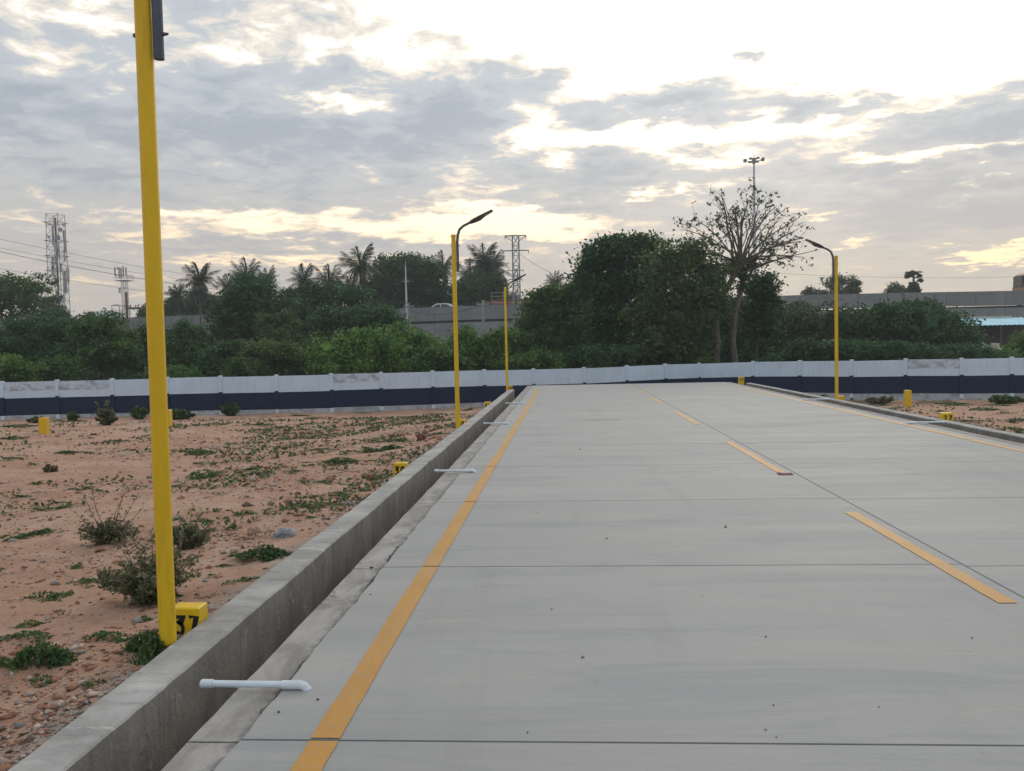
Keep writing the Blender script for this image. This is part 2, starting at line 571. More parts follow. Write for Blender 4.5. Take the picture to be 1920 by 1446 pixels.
def mat_yellow():
    m, N = material('yellow_paint')
    p = pos(N)
    f = N.noise(N.vmath('MULTIPLY', p, (1, 1, 0.3)), 4.0, 6, 0.65)
    c = N.mix(N.smooth(f, 0.3, 0.7), (0.66, 0.41, 0.009), (0.74, 0.485, 0.013))
    dirt = N.smooth(N.noise(N.vmath('MULTIPLY', p, (9, 9, 1.2)), 2.0, 6, 0.7), 0.50, 0.72)
    c = N.mix(N.math('MULTIPLY', dirt, 0.42), c, (0.36, 0.24, 0.03))
    chip = N.smooth(N.noise(N.vmath('MULTIPLY', p, (14, 14, 5)), 3.0, 5, 0.6), 0.70, 0.73)
    c = N.mix(chip, c, (0.13, 0.07, 0.03))
    return finish(m, N, c, 0.5, N.noise(p, 40.0, 4, 0.6), 0.002, spec=0.35)


M_ROAD = mat_road()
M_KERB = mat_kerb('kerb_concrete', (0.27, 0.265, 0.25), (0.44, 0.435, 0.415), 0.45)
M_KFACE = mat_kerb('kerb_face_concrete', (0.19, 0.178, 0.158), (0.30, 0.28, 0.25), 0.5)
M_GUT = mat_gutter()
M_DRAIN = plain('drain_dirt', (0.09, 0.08, 0.065), 0.95, 0.3, 5, spec=0.1)
M_SEAL = plain('joint_sealant', (0.035, 0.034, 0.033), 0.8, 0.2, 8)
M_CRACK = plain('broken_mortar_shadow', (0.10, 0.093, 0.085), 0.95, 0.5, 14, spec=0.1)
M_LINE = mat_paint('orange_yellow_road_paint', (0.52, 0.265, 0.048))
M_EARTH = mat_earth()
M_YEL = mat_yellow()
M_BLACK = plain('black_paint', (0.012, 0.012, 0.014), 0.5, 0.2)
M_ARM = plain('dark_grey_metal', (0.07, 0.085, 0.11), 0.45, 0.15, 6, metal=0.2)
M_HEAD = plain('lamp_housing', (0.05, 0.04, 0.04), 0.5, 0.15, 6)
M_LENS = plain('lamp_lens', (0.55, 0.55, 0.52), 0.25, 0.05)
M_STEEL = plain('galvanised_steel', (0.30, 0.31, 0.32), 0.5, 0.15, 4, metal=0.5)
M_TOWER = plain('tower_steel', (0.30, 0.30, 0.32), 0.6, 0.2, 1)
M_RED = plain('tower_red', (0.20, 0.11, 0.10), 0.6, 0.2, 1)
M_WPOLE = plain('pale_pole', (0.55, 0.57, 0.58), 0.5, 0.1, 2)
M_PVC = plain('white_pvc', (0.62, 0.68, 0.72), 0.3, 0.05, 10, spec=0.5)
M_WHITE = mat_wallpaint('white_wall_paint', (0.57, 0.69, 0.79), False)
M_STAIN = mat_wallpaint('stained_wall_paint', (0.54, 0.63, 0.71), True)
M_BASE = mat_wallpaint('splashed_wall_paint', (0.46, 0.48, 0.50), True)
M_NAVY = mat_wallpaint('navy_wall_paint', (0.008, 0.021, 0.056), False)
M_FLY = mat_farwall('flyover_concrete', (0.27, 0.28, 0.28))
M_FLY2 = mat_farwall('flyover_panel_concrete', (0.30, 0.31, 0.315))
M_LEDGE = plain('dark_ledge', (0.07, 0.075, 0.08), 0.9, 0.2, 1)
M_BARK = mat_bark('bark', (0.16, 0.125, 0.095))
M_STEM = plain('dry_stem', (0.21, 0.17, 0.10), 0.85, 0.3, 20)
M_BARKG = mat_bark('grey_bark', (0.20, 0.17, 0.14))
M_LDARK = mat_leaf('dark_leaves', (0.024, 0.080, 0.034), (0.064, 0.145, 0.046))
M_LMID = mat_leaf('mid_green_leaves', (0.038, 0.105, 0.030), (0.105, 0.200, 0.046))
M_LVINE = mat_leaf('bright_vine_leaves', (0.050, 0.135, 0.028), (0.165, 0.300, 0.058))
M_LDULL = mat_leaf('dull_leaves', (0.055, 0.095, 0.042), (0.115, 0.155, 0.068))
M_LOLIVE = mat_leaf('olive_leaves', (0.048, 0.100, 0.032), (0.130, 0.195, 0.060))
M_LPALM = mat_leaf('palm_leaves', (0.022, 0.040, 0.024), (0.048, 0.072, 0.036), 0.12)
M_LDRY = mat_leaf('dry_weed', (0.11, 0.085, 0.05), (0.19, 0.15, 0.085), 0.15, 6)
M_LWEED = mat_leaf('weed_leaves', (0.042, 0.088, 0.030), (0.100, 0.160, 0.052), 0.2, 5)
M_LBUSH = mat_leaf('bush_leaves', (0.090, 0.102, 0.050), (0.185, 0.185, 0.105), 0.2, 5)
M_BLUE = plain('blue_roof_sheet', (0.10, 0.42, 0.58), 0.5, 0.12, 1)
M_SHED = plain('shed_shade', (0.10, 0.085, 0.075), 0.9, 0.25, 1)
M_TARP = plain('pale_tarpaulin', (0.50, 0.54, 0.57), 0.6, 0.2, 2)
M_CREAM = plain('cream_paint', (0.60, 0.55, 0.38), 0.7, 0.1, 2)
M_CARW = plain('white_car_paint', (0.72, 0.74, 0.76), 0.25, 0.03, 1, spec=0.5, coat=0.5)
M_GLASS = plain('dark_glass', (0.03, 0.035, 0.04), 0.08, 0.1, 1, spec=0.6)
M_RUBBER = plain('rubber', (0.02, 0.02, 0.02), 0.85, 0.2)
M_TRUCK = plain('orange_brown_paint', (0.30, 0.17, 0.11), 0.5, 0.15, 2)
M_LORRY = plain('rust_red_paint', (0.26, 0.09, 0.075), 0.6, 0.2, 1)
M_WIRE = plain('wire', (0.10, 0.10, 0.10), 0.6, 0.1)
M_PORC = plain('porcelain', (0.25, 0.16, 0.12), 0.3, 0.1)
M_STUD = plain('stud_grey', (0.07, 0.075, 0.08), 0.5, 0.15, 20)
M_REFL = plain('stud_reflector', (0.42, 0.10, 0.16), 0.2, 0.2, 40, spec=0.6)


# ------------------------------------------------------------------ noise for shapes
_G = RNG.random((64, 64, 64)).astype(np.float32)


def vnoise(x, y, z=0.0):
    x, y, z = np.broadcast_arrays(np.asarray(x, float), np.asarray(y, float), np.asarray(z, float))
    xi, yi, zi = np.floor(x).astype(int), np.floor(y).astype(int), np.floor(z).astype(int)
    fx, fy, fz = x - xi, y - yi, z - zi
    fx, fy, fz = [t * t * (3 - 2 * t) for t in (fx, fy, fz)]
    out = 0
    for a in (0, 1):
        for b in (0, 1):
            for c in (0, 1):
                out = out + _G[(xi + a) % 64, (yi + b) % 64, (zi + c) % 64] * (fx if a else 1 - fx) * (fy if b else 1 - fy) * (fz if c else 1 - fz)
    return out


def fbm(x, y, z=0.0, o=4):
    s, a, t = 0, 1.0, 0
    for i in range(o):
        s = s + a * vnoise(np.asarray(x) * 2 ** i + 7.3 * i, np.asarray(y) * 2 ** i + 3.1 * i, np.asarray(z) * 2 ** i)
        t += a
        a *= 0.5
    return s / t - 0.5


# ------------------------------------------------------------------ ground
KERB_L_IN, KERB_L_OUT = -1.845, -2.065
KERB_R_IN, KERB_R_OUT = 6.86, 7.06
CH_L, CH_R = -1.50, 6.50           # edges of the open drains
ROAD_END = 33.9


def ground_z(x, y):
    x, y = np.asarray(x, float), np.asarray(y, float)
    slope = -0.07 - 1.03 * np.clip((y - 5.0) / 31.0, 0, 1) ** 1.15
    side = -0.03 * np.clip(np.maximum(-2.06 - x, x - 7.06), 0, 4)
    # berm of soil that keeps the red lot level with the kerb further up
    berm = 0.25 * np.clip((y - 9) / 8, 0, 1) * np.clip(1 - np.maximum(-2.06 - x, x - 7.06) / 3.5, 0, 1) * np.clip((30 - y) / 6, 0, 1)
    rough = 0.16 * fbm(x * 0.45, y * 0.45, 0, 4) + 0.07 * fbm(x * 2.6, y * 2.6, 3, 3) + 0.035 * fbm(x * 9, y * 9, 5, 3)
    near = np.clip((np.maximum(-2.06 - x, x - 7.06)) / 0.5, 0.15, 1)
    return slope + side + berm + rough * near


def grid_mesh(name, xs, ys, zf, m):
    X, Y = np.meshgrid(xs, ys)
    Z = zf(X, Y)
    nx, ny = len(xs), len(ys)
    me = bpy.data.meshes.new(name)
    me.vertices.add(nx * ny)
    me.vertices.foreach_set('co', np.stack([X, Y, Z], -1).reshape(-1).astype(np.float32))
    i = (np.arange(ny - 1)[:, None] * nx + np.arange(nx - 1)[None, :]).reshape(-1)
    q = np.stack([i, i + 1, i + nx + 1, i + nx], -1).astype(np.int32)
    me.loops.add(q.size)
    me.loops.foreach_set('vertex_index', q.reshape(-1))
    me.polygons.add(len(q))
    me.polygons.foreach_set('loop_start', np.arange(0, q.size, 4, dtype=np.int32))
    me.polygons.foreach_set('loop_total', np.full(len(q), 4, dtype=np.int32))
    me.polygons.foreach_set('use_smooth', [True] * len(q))
    me.materials.append(m)
    me.update(calc_edges=True)
    return me


def earth_z(X, Y):
    z = ground_z(X, Y)
    under = (X > -2.03) & (X < 7.03) & (Y < ROAD_END - 0.3)
    return np.where(under, -0.85, z)


xs = np.concatenate([[-420, -200, -110, -70, -50, -40], np.linspace(-34, -12, 56), np.linspace(-11.7, -5, 80), np.linspace(-4.95, -2.031, 84),
                     [-2.0295, 0.0, 3.0, 6.0, 7.0295], np.linspace(7.031, 12, 70), np.linspace(12.2, 30, 60), [36, 46, 60, 90, 150, 250, 420]])
ys = np.concatenate([[-200, -100, -40, -15, -6, -2], np.linspace(0.5, 6, 130), np.linspace(6.06, 12, 100), np.linspace(12.1, 24, 100),
                     np.linspace(24.2, ROAD_END - 0.301, 46), [ROAD_END - 0.299], np.linspace(ROAD_END, 46, 40), [50, 60, 75, 95, 130, 200, 330, 520]])
tag(link('ground', grid_mesh('ground', xs, ys, earth_z, M_EARTH)), kind='structure')

# evening haze: one closed box of thin even air round everything
_h = MB()
_h.box((-430, -210, -3.5), (430, 530, 34))
HAZE = bpy.data.materials.new('evening_haze')
HAZE.use_nodes = True
HAZE.node_tree.nodes.clear()
_n = Nodes(HAZE.node_tree)
_pv = _n.new('ShaderNodeVolumePrincipled')
_pv.inputs['Color'].default_value = (0.88, 0.92, 0.96, 1)
_pv.inputs['Density'].default_value = 0.0007
_pv.inputs['Anisotropy'].default_value = 0.3
_o = _n.new('ShaderNodeOutputMaterial')
HAZE.node_tree.links.new(_pv.outputs[0], _o.inputs['Volume'])
tag(_h.build('haze', HAZE), kind='stuff')

# ------------------------------------------------------------------ road: slabs, gutters, drains, kerbs, markings
JOINTS = [-4.3, -1.8, 0.70, 3.175, 5.78, 8.26, 10.72, 13.0, 15.43, 17.6, 20.0, 22.55, 25.1, 27.6, 30.1, 32.2, ROAD_END]
CJ = 2.62                              # the joint between the two lanes
GAP = 0.007
road = empty('road', (0, 0, 0), kind='structure')


def strip(mb, ys_, xl, xr, z0, z1, mi=0):
    """a slab whose two long edges follow the lists xl, xr; top z1, bottom z0"""
    n = len(ys_)
    b = 0.004
    v, f = [], []
    for y, a, c in zip(ys_, xl, xr):
        v += [(a, y, z0), (a, y, z1 - b), (a + b, y, z1), (c - b, y, z1), (c, y, z1 - b), (c, y, z0)]
    for i in range(n - 1):
        o, p_ = i * 6, i * 6 + 6
        for k in range(5):
            f.append((o + k, p_ + k, p_ + k + 1, o + k + 1))
    f.append((0, 1, 2, 3, 4, 5))
    e = (n - 1) * 6
    f.append((e + 5, e + 4, e + 3, e + 2, e + 1, e))
    f.append(tuple([i * 6 for i in range(n)][::-1] + [i * 6 + 5 for i in range(n)]))
    mb.add(v, f, mi)


def wob(ys_, amp, sc, seed):
    ys_ = np.asarray(ys_)
    return amp * 2 * fbm(ys_ * sc, np.full_like(ys_, seed * 5.7), seed, 3)


for k in range(len(JOINTS) - 1):
    y0, y1 = JOINTS[k] + GAP, JOINTS[k + 1] - GAP
    yy = np.linspace(y0, y1, 40 if y1 < 12 else 14)
    for side in (0, 1):
        sk = 0.0 if side == 0 else -0.05
        if side == 0:
            xl, xr = -1.285 + wob(yy, 0.022, 5.0, 1), np.full(len(yy), CJ - 0.005)
        else:
            xl, xr = np.full(len(yy), CJ + 0.005), 6.28 + wob(yy, 0.022, 5.0, 2)
        mb = MB()
        cx_, cy_ = (xl[0] + xr[0]) / 2, (y0 + y1) / 2
        strip(mb, yy - cy_, xl - cx_, xr - cx_, -0.2, 0.0)
        o = mb.build('slab', M_ROAD, road, (cx_, cy_ + sk, 0.0))
    # mortar gutter strips along the drains, poured bay by bay
    for side in (0, 1):
        if side == 0:
            xl, xr = CH_L + wob(yy, 0.010, 3.0, 3), np.full(len(yy), -1.2)
        else:
            xl, xr = np.full(len(yy), 6.2), CH_R + wob(yy, 0.010, 3.0, 4)
        mb = MB()
        strip(mb, yy, xl, xr, -0.34, -0.011)
        mb.build('gutter_strip', M_GUT, road)
# the broken edge where the mortar came away from the slab
for (ya, yb, sd) in ((1.2, 2.95, 5), (3.1, 4.05, 6), (4.2, 6.9, 7)):
    yy = np.linspace(ya, yb, int((yb - ya) / 0.012))
    wv = np.clip(0.010 + 0.045 * fbm(yy * 3.3, yy * 0 + sd, 1, 3) + 0.02 * fbm(yy * 17, yy * 0, sd, 2), 0.0015, 0.045)
    ee = -1.286 + wob(yy, 0.022, 5.0, 1)
    cr = MB()
    v = [(e + 0.006, y, -0.0085) for e, y in zip(ee, yy)] + [(e - q, y, -0.0085) for e, q, y in zip(ee, wv, yy)]
    n_ = len(yy)
    cr.add(v, [(i, i + n_, i + n_ + 1, i + 1) for i in range(n_ - 1)])
    cr.build('crack', M_CRACK, road)  # flat dark ribbon over the mortar; the crack's shadow is put into its colour
base = MB()
base.box((-1.25, -4.3, -0.5), (6.25, ROAD_END - 0.02, -0.205))
base.build('sub_base', M_SEAL, road)
seal = MB()
for y in JOINTS[1:-1]:
    seal.box((-1.49, y - 0.012, -0.06), (CJ - 0.02, y + 0.012, -0.016))
    seal.box((CJ + 0.02, y - 0.062, -0.06), (6.49, y - 0.038, -0.016))
seal.box((CJ - 0.014, -4.25, -0.06), (CJ + 0.014, ROAD_END - 0.05, -0.012))
seal.build('joint_filler', M_SEAL, road)
for (a, b) in ((KERB_L_IN - 0.05, CH_L + 0.1), (CH_R - 0.1, KERB_R_IN + 0.05)):
    d = MB()
    yy = np.linspace(-4, 33, 120)
    zz = -0.42 + 0.03 * fbm(yy * 0.9, yy * 0 + a, 0, 3)
    v, f = [], []
    for y, z in zip(yy, zz):
        v += [(a, y, z), (b, y, z - 0.01)]
    for i in range(len(yy) - 1):
        f.append((2 * i, 2 * i + 1, 2 * i + 3, 2 * i + 2))
    d.add(v, f)
    d.build('drain_floor', M_DRAIN, road)


def line_mark(name, x0, x1, y0, y1, seed):
    yy = np.linspace(y0, y1, max(4, int((y1 - y0) / 0.04)))
    mb = MB()
    a, b = x0 + wob(yy, 0.006, 3.0, seed) + wob(yy, 0.004, 14.0, seed + 3), x1 + wob(yy, 0.006, 3.0, seed + 0.5) + wob(yy, 0.004, 14.0, seed + 4)
    v = [(q, y, 0.004) for q, y in zip(a, yy)] + [(q, y, 0.004) for q, y in zip(b, yy)]
    n = len(yy)
    mb.add(v, [(i, i + n, i + n + 1, i + 1) for i in range(n - 1)])
    return mb.build(name, M_LINE, road)


for k in range(len(JOINTS) - 1):
    y0, y1 = JOINTS[k] + 0.012, min(JOINTS[k + 1], 31.0) - 0.012
    if y1 > y0:
        line_mark('edge_line', -1.012, -0.897, y0, y1, 11)
        line_mark('edge_line', 5.945, 6.06, y0 - 0.05, y1 - 0.05, 13)
for (a, b) in ((-1.0, 1.7), (4.91, 7.575), (9.96, 13.18), (16.08, 19.25), (22.1, 24.7), (27.0, 29.2)):
    line_mark('centre_dash', 2.425, 2.528, a, b, 17)

# kerbs
for side, (xi, xo) in enumerate(((KERB_L_IN, KERB_L_OUT), (KERB_R_IN, KERB_R_OUT))):
    kerb = empty('kerb', (xi, 0, 0), kind='structure')
    edges = [-4.0, -2.0, 0.2, 2.33, 4.61, 6.95, 9.4, 11.8, 14.2, 16.6, 19.0, 21.4, 23.8, 26.2, 28.4, 30.9] + ([32.8] if side else [])
    for k in range(len(edges) - 1):
        y0, y1 = edges[k] + 0.003, edges[k + 1] - 0.003
        yy = np.linspace(y0, y1, 60 if y1 < 12 else 16)
        inn = xi + wob(yy, 0.010, 1.6, 21 + side) + wob(yy, 0.006, 9.0, 31 + side)
        out = xo + wob(yy, 0.012, 1.6, 23 + side)
        zt = 0.0 + 0.012 * fbm(yy * 0.8, yy * 0, side, 2)
        sgn = 1 if side == 0 else -1
        v, f, mi = [], [], []
        for y, a, c, z in zip(yy, inn, out, zt):
            v += [(c - xi, y, -0.7), (c - xi, y, z - 0.008), (c - xi + sgn * 0.008, y, z), (a - xi - sgn * 0.009, y, z - 0.001), (a - xi, y, z - 0.011), (a - xi - sgn * 0.01, y, -0.7)]
        mb = MB()
        for i in range(len(yy) - 1):
            o_, p_ = i * 6, i * 6 + 6
            for q in range(5):
                face = (o_ + q, p_ + q, p_ + q + 1, o_ + q + 1)
                if side:
                    face = face[::-1]
                mb.f.append(face)
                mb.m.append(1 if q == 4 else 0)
        mb.v = v
        e = (len(yy) - 1) * 6
        mb.f += [(0, 1, 2, 3, 4, 5) if not side else (5, 4, 3, 2, 1, 0), (e + 5, e + 4, e + 3, e + 2, e + 1, e) if not side else (e, e + 1, e + 2, e + 3, e + 4, e + 5)]
        mb.m += [0, 0]
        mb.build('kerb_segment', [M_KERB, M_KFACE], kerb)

# ------------------------------------------------------------------ foliage builders
def leaf_quads(P, size, up=0.35, rng=RNG, elong=1.7):
    """diamond leaf clumps at points P (n,3)"""
    n = len(P)
    nrm = rng.normal(size=(n, 3))
    nrm[:, 2] = np.abs(nrm[:, 2]) + up
    nrm /= np.linalg.norm(nrm, axis=1, keepdims=True)
    t = np.cross(nrm, rng.normal(size=(n, 3)))
    t /= np.linalg.norm(t, axis=1, keepdims=True) + 1e-9
    b = np.cross(nrm, t)
    s = size * rng.uniform(0.6, 1.35, (n, 1))
    a = t * s * elong * 0.5
    c = b * s * 0.5
    return np.stack([P - a, P - c + a * 0.15, P + a, P + c + a * 0.15], 1)


def crown_points(lobes, per, rng, clump=0.30, fill=0.25):
    """lobes: (cx,cy,cz,rx,ry,rz); clumps of points over each lobe's surface, some inside"""
    out = []
    for (cx, cy, cz, rx, ry, rz) in lobes:
        area = (rx * ry + rx * rz + ry * rz) / 3
        nc = max(8, int(per * area ** 0.75))
        d = rng.normal(size=(nc, 3))
        d /= np.linalg.norm(d, axis=1, keepdims=True)
        rad = np.where(rng.random(nc) < fill, rng.uniform(0.25, 0.8, nc), rng.uniform(0.78, 1.10, nc))
        rad *= 1 + 0.55 * fbm(d[:, 0] * 1.7 + cx, d[:, 1] * 1.7 + cy, d[:, 2] * 1.7 + cz, 3)
        c = np.array([cx, cy, cz]) + d * rad[:, None] * np.array([rx, ry, rz])
        m = rng.integers(22, 52, nc)
        idx = np.repeat(np.arange(nc), m)
        k = clump * (0.5 + 0.5 * min(rx, rz)) ** 0.5
        out.append(c[idx] + rng.normal(size=(len(idx), 3)) * k * np.array([1, 1, 0.62]))
    return np.concatenate(out)


def crown_mesh(name, lobes, per, size, m, rng, clump=0.30, fill=0.25, core=0.74, floor=None):
    P = crown_points(lobes, per, rng, clump, fill)
    if floor is not None:
        P = P[P[:, 2] > floor]
    Q = leaf_quads(P, size * 0.62, rng=rng)
    if core > 0:
        extra = []
        for (cx, cy, cz, rx, ry, rz) in lobes:                  # bigger sprays fill the heart of the crown
            rm = (rx * ry * rz) ** (1 / 3)
            n = int(70 + 60 * rm)
            d = rng.normal(size=(n, 3))
            d /= np.linalg.norm(d, axis=1, keepdims=True)
            c_ = np.array([cx, cy, cz]) + d * (rng.random((n, 1)) ** 0.6 * core * 0.95) * np.array([rx, ry, rz])
            if floor is not None:
                c_ = c_[c_[:, 2] > floor + 0.3 * min(rm, 1.0)]
            extra.append(leaf_quads(c_, 0.34 * rm + 0.12, 0.1, rng, 1.3))
        extra = np.concatenate(extra)
        Q = np.concatenate([Q, extra])
    return quads_mesh(name, Q, m)


def trunk_mb(h, r0, r1, lean=0.0, seed=0, limbs=4, spread=1.0):
    rg = random.Random(seed)
    mb = MB()
    pts = [Vector((lean * (i / 6) ** 1.5 * h * 0.2 + rg.uniform(-.04, .04) * h * 0.3 * (i > 0), rg.uniform(-.03, .03) * h * 0.3 * (i > 0), h * i / 6)) for i in range(7)]
    mb.tube(pts, [r0 * (1.25 if i == 0 else 1) + (r1 - r0) * i / 6 for i in range(7)], 9)
    for k in range(limbs):
        a = 2 * math.pi * k / max(1, limbs) + rg.uniform(-.4, .4)
        s = pts[rg.randint(3, 5)]
        L = spread * rg.uniform(0.6, 1.0)
        e = s + Vector((math.cos(a) * L, math.sin(a) * L, L * rg.uniform(0.5, 1.1)))
        mb.tube([s, (s + e) / 2 + Vector((0, 0, -0.1 * L)), e], [r1 * 0.9, r1 * 0.6, r1 * 0.25], 6)
    return mb


def px_tree(name, label, cat, box, Y, m, base_z=-1.05, lobes=None, per=26, size=0.22, seed=0, group=None, core=0.74, nl=9, depth=0.8, bark=None,
            clump=0.30, fill=0.25, trunk=True, full=0.62):
    """a tree or bush that fills the box (x0,y0,x1,y1 in the photograph) at distance Y: trunk and crown"""
    rng = np.random.default_rng(seed + 100)
    x0, y0, x1, y1 = box
    c = at((x0 + x1) / 2, (y0 + y1) / 2, Y)
    w = abs(at(x1, (y0 + y1) / 2, Y).x - at(x0, (y0 + y1) / 2, Y).x)
    zt = at((x0 + x1) / 2, y0, Y).z
    zb = at((x0 + x1) / 2, y1, Y).z
    root = empty(name, (c.x, c.y, base_z), 0, label, cat, group)
    h = zt - base_z
    cb = max(zb - base_z, 0.1)
    if lobes is None:
        lobes = []
        for k in range(nl):
            u = (k + 0.5) / nl
            zz = cb + (h - cb) * (0.22 + 0.60 * rng.random())
            span = w * 0.5 * full * math.sqrt(max(0.05, 1 - ((zz - cb) / (h - cb) * 1.35 - 0.55) ** 2))
            r = w * rng.uniform(0.16, 0.25)
            rz_ = min(r * rng.uniform(0.7, 1.0), (h - cb) * 0.34)
            zz = min(zz, h - rz_ * 0.95)
            zz = max(zz, cb + rz_ * 0.7)
            lobes.append((span * math.cos(2.4 * k) * 1.0, span * depth * math.sin(2.4 * k), zz, r, r * depth, rz_))
        lobes.append((0, 0, (cb + h) / 2, w * 0.32, w * 0.30 * depth, (h - cb) * 0.42))
        lobes.append((w * 0.06 * rng.uniform(-1, 1), 0, h - (h - cb) * 0.23, w * 0.22, w * 0.22 * depth, (h - cb) * 0.22))
    else:
        # lobes given in photograph pixels: (px, py, rx, ry)
        L2 = []
        for (lx, ly, rx, ry) in lobes:
            q = at(lx, ly, Y)
            s = Y / F
            L2.append((q.x - c.x, rng.uniform(-.25, .25) * rx * s, q.z - base_z, rx * s, max(rx, ry) * s * depth, ry * s))
        lobes = L2
    link('crown', crown_mesh('crown', lobes, per, size, m, rng, clump, fill, core, 0.02), root)
    if trunk:
        tr = trunk_mb(max(0.6, (cb + h) / 2), max(0.06, w * 0.035), max(0.03, w * 0.018), rng.uniform(-.4, .4), seed, 5, w * 0.3)
        tr.build('trunk', bark or M_BARK, root, smooth=True)
    return root

# ------------------------------------------------------------------ boundary wall: posts and stacked panels
wall = empty('boundary_wall', (0, 38, -1.1), 0, 'long low boundary wall of precast panels, white above and navy blue below, behind the road end', 'wall')
# top of every post in the photograph and its distance
WP = [(-420, 727, 36.0), (-315, 725, 36.2), (-208, 722, 36.3), (-104, 720, 36.5), (4, 715, 36.6), (107, 712, 36.8), (210, 709.5, 37.0), (313, 707, 37.1), (413, 704.5, 37.2), (518, 702.5, 37.4),
      (621, 700, 37.6), (714, 697.5, 38.2), (811, 695, 38.8), (908, 692.5, 39.5), (1000, 691, 40.2), (1095, 688.5, 41.0), (1175, 685, 42.0),
      (1247, 682, 43.2), (1311, 680.5, 44.4), (1412, 677, 43.2), (1500, 675.5, 41.6), (1597, 674.5, 40.0), (1698, 672, 38.7), (1803, 671, 38.0), (1897, 669, 37.5),
      (1995, 667, 37.0), (2095, 664, 36.6), (2195, 662, 36.2), (2300, 660, 36.0)]
posts = [at(*w) for w in WP]
WH, NH, BH = 0.73, 0.77, 0.30        # white, navy and bottom white heights
pm = MB()
pm.box((-0.08, -0.07, -1.75), (0.08, 0.07, -WH - NH - 0.06), 0)
pm.box((-0.08, -0.07, -WH - NH - 0.06), (0.08, 0.07, -WH + 0.0), 1)
pm.box((-0.08, -0.07, -WH), (0.08, 0.07, 0.0), 0, 0.015)
post_me = pm.mesh('post', [M_WHITE, M_NAVY])


def panel_mesh(nm, m):
    b = MB()
    b.box((-0.5, -0.03, 0.002), (0.5, 0.03, 0.998), 0)
    return b.mesh(nm, m)


pan_w, pan_s, pan_n, pan_b = panel_mesh('white_panel', M_WHITE), panel_mesh('stained_panel', M_STAIN), panel_mesh('navy_panel', M_NAVY), panel_mesh('base_panel', M_BASE)
STAINED = {4: 1, 5: 1, 10: 1, 22: 2}
HALF = {0, 3, 9, 13, 14, 17, 23}
for i, P in enumerate(posts):
    link('post', post_me, wall, P - wall.location, (0, 0, math.atan2(posts[min(i + 1, len(posts) - 1)].y - posts[max(i - 1, 0)].y, posts[min(i + 1, len(posts) - 1)].x - posts[max(i - 1, 0)].x)))
rw = random.Random(3)
for i in range(len(posts) - 1):
    a, b = posts[i], posts[i + 1]
    d = b - a
    L = math.hypot(d.x, d.y) - 0.15
    rz = math.atan2(d.y, d.x)
    ti = -math.asin(d.z / d.length)
    mid = (a + b) / 2 - wall.location
    drop = 0.055 if i not in (18,) else 0.05
    top = -drop + rw.uniform(-0.015, 0.012)
    rows = [('white_panel', pan_s if i in STAINED else pan_w, WH * 0.56), ('white_panel', pan_w if STAINED.get(i) != 2 else pan_s, WH * 0.44 + 0.0),
            ('navy_panel', pan_n, NH * 0.5), ('navy_panel', pan_n, NH * 0.5), ('base_panel', pan_b, BH)]
    if i in HALF or i % 3 == 1:
        rows[1] = ('white_panel', pan_w, WH * 0.44)
    z = top
    for r_, (nm, me, hh) in enumerate(rows):
        z -= hh
        o = link(nm, me, wall, (mid.x, mid.y, mid.z + z), (0, ti, rz), (L, 1 + 0.12 * (r_ % 2), hh))
        if me is pan_s:
            o['label'] = 'white panel with dark weather stains'
        if r_ >= 2:
            o.location += Vector((-math.sin(rz), math.cos(rz), 0)) * (0.004 * r_)

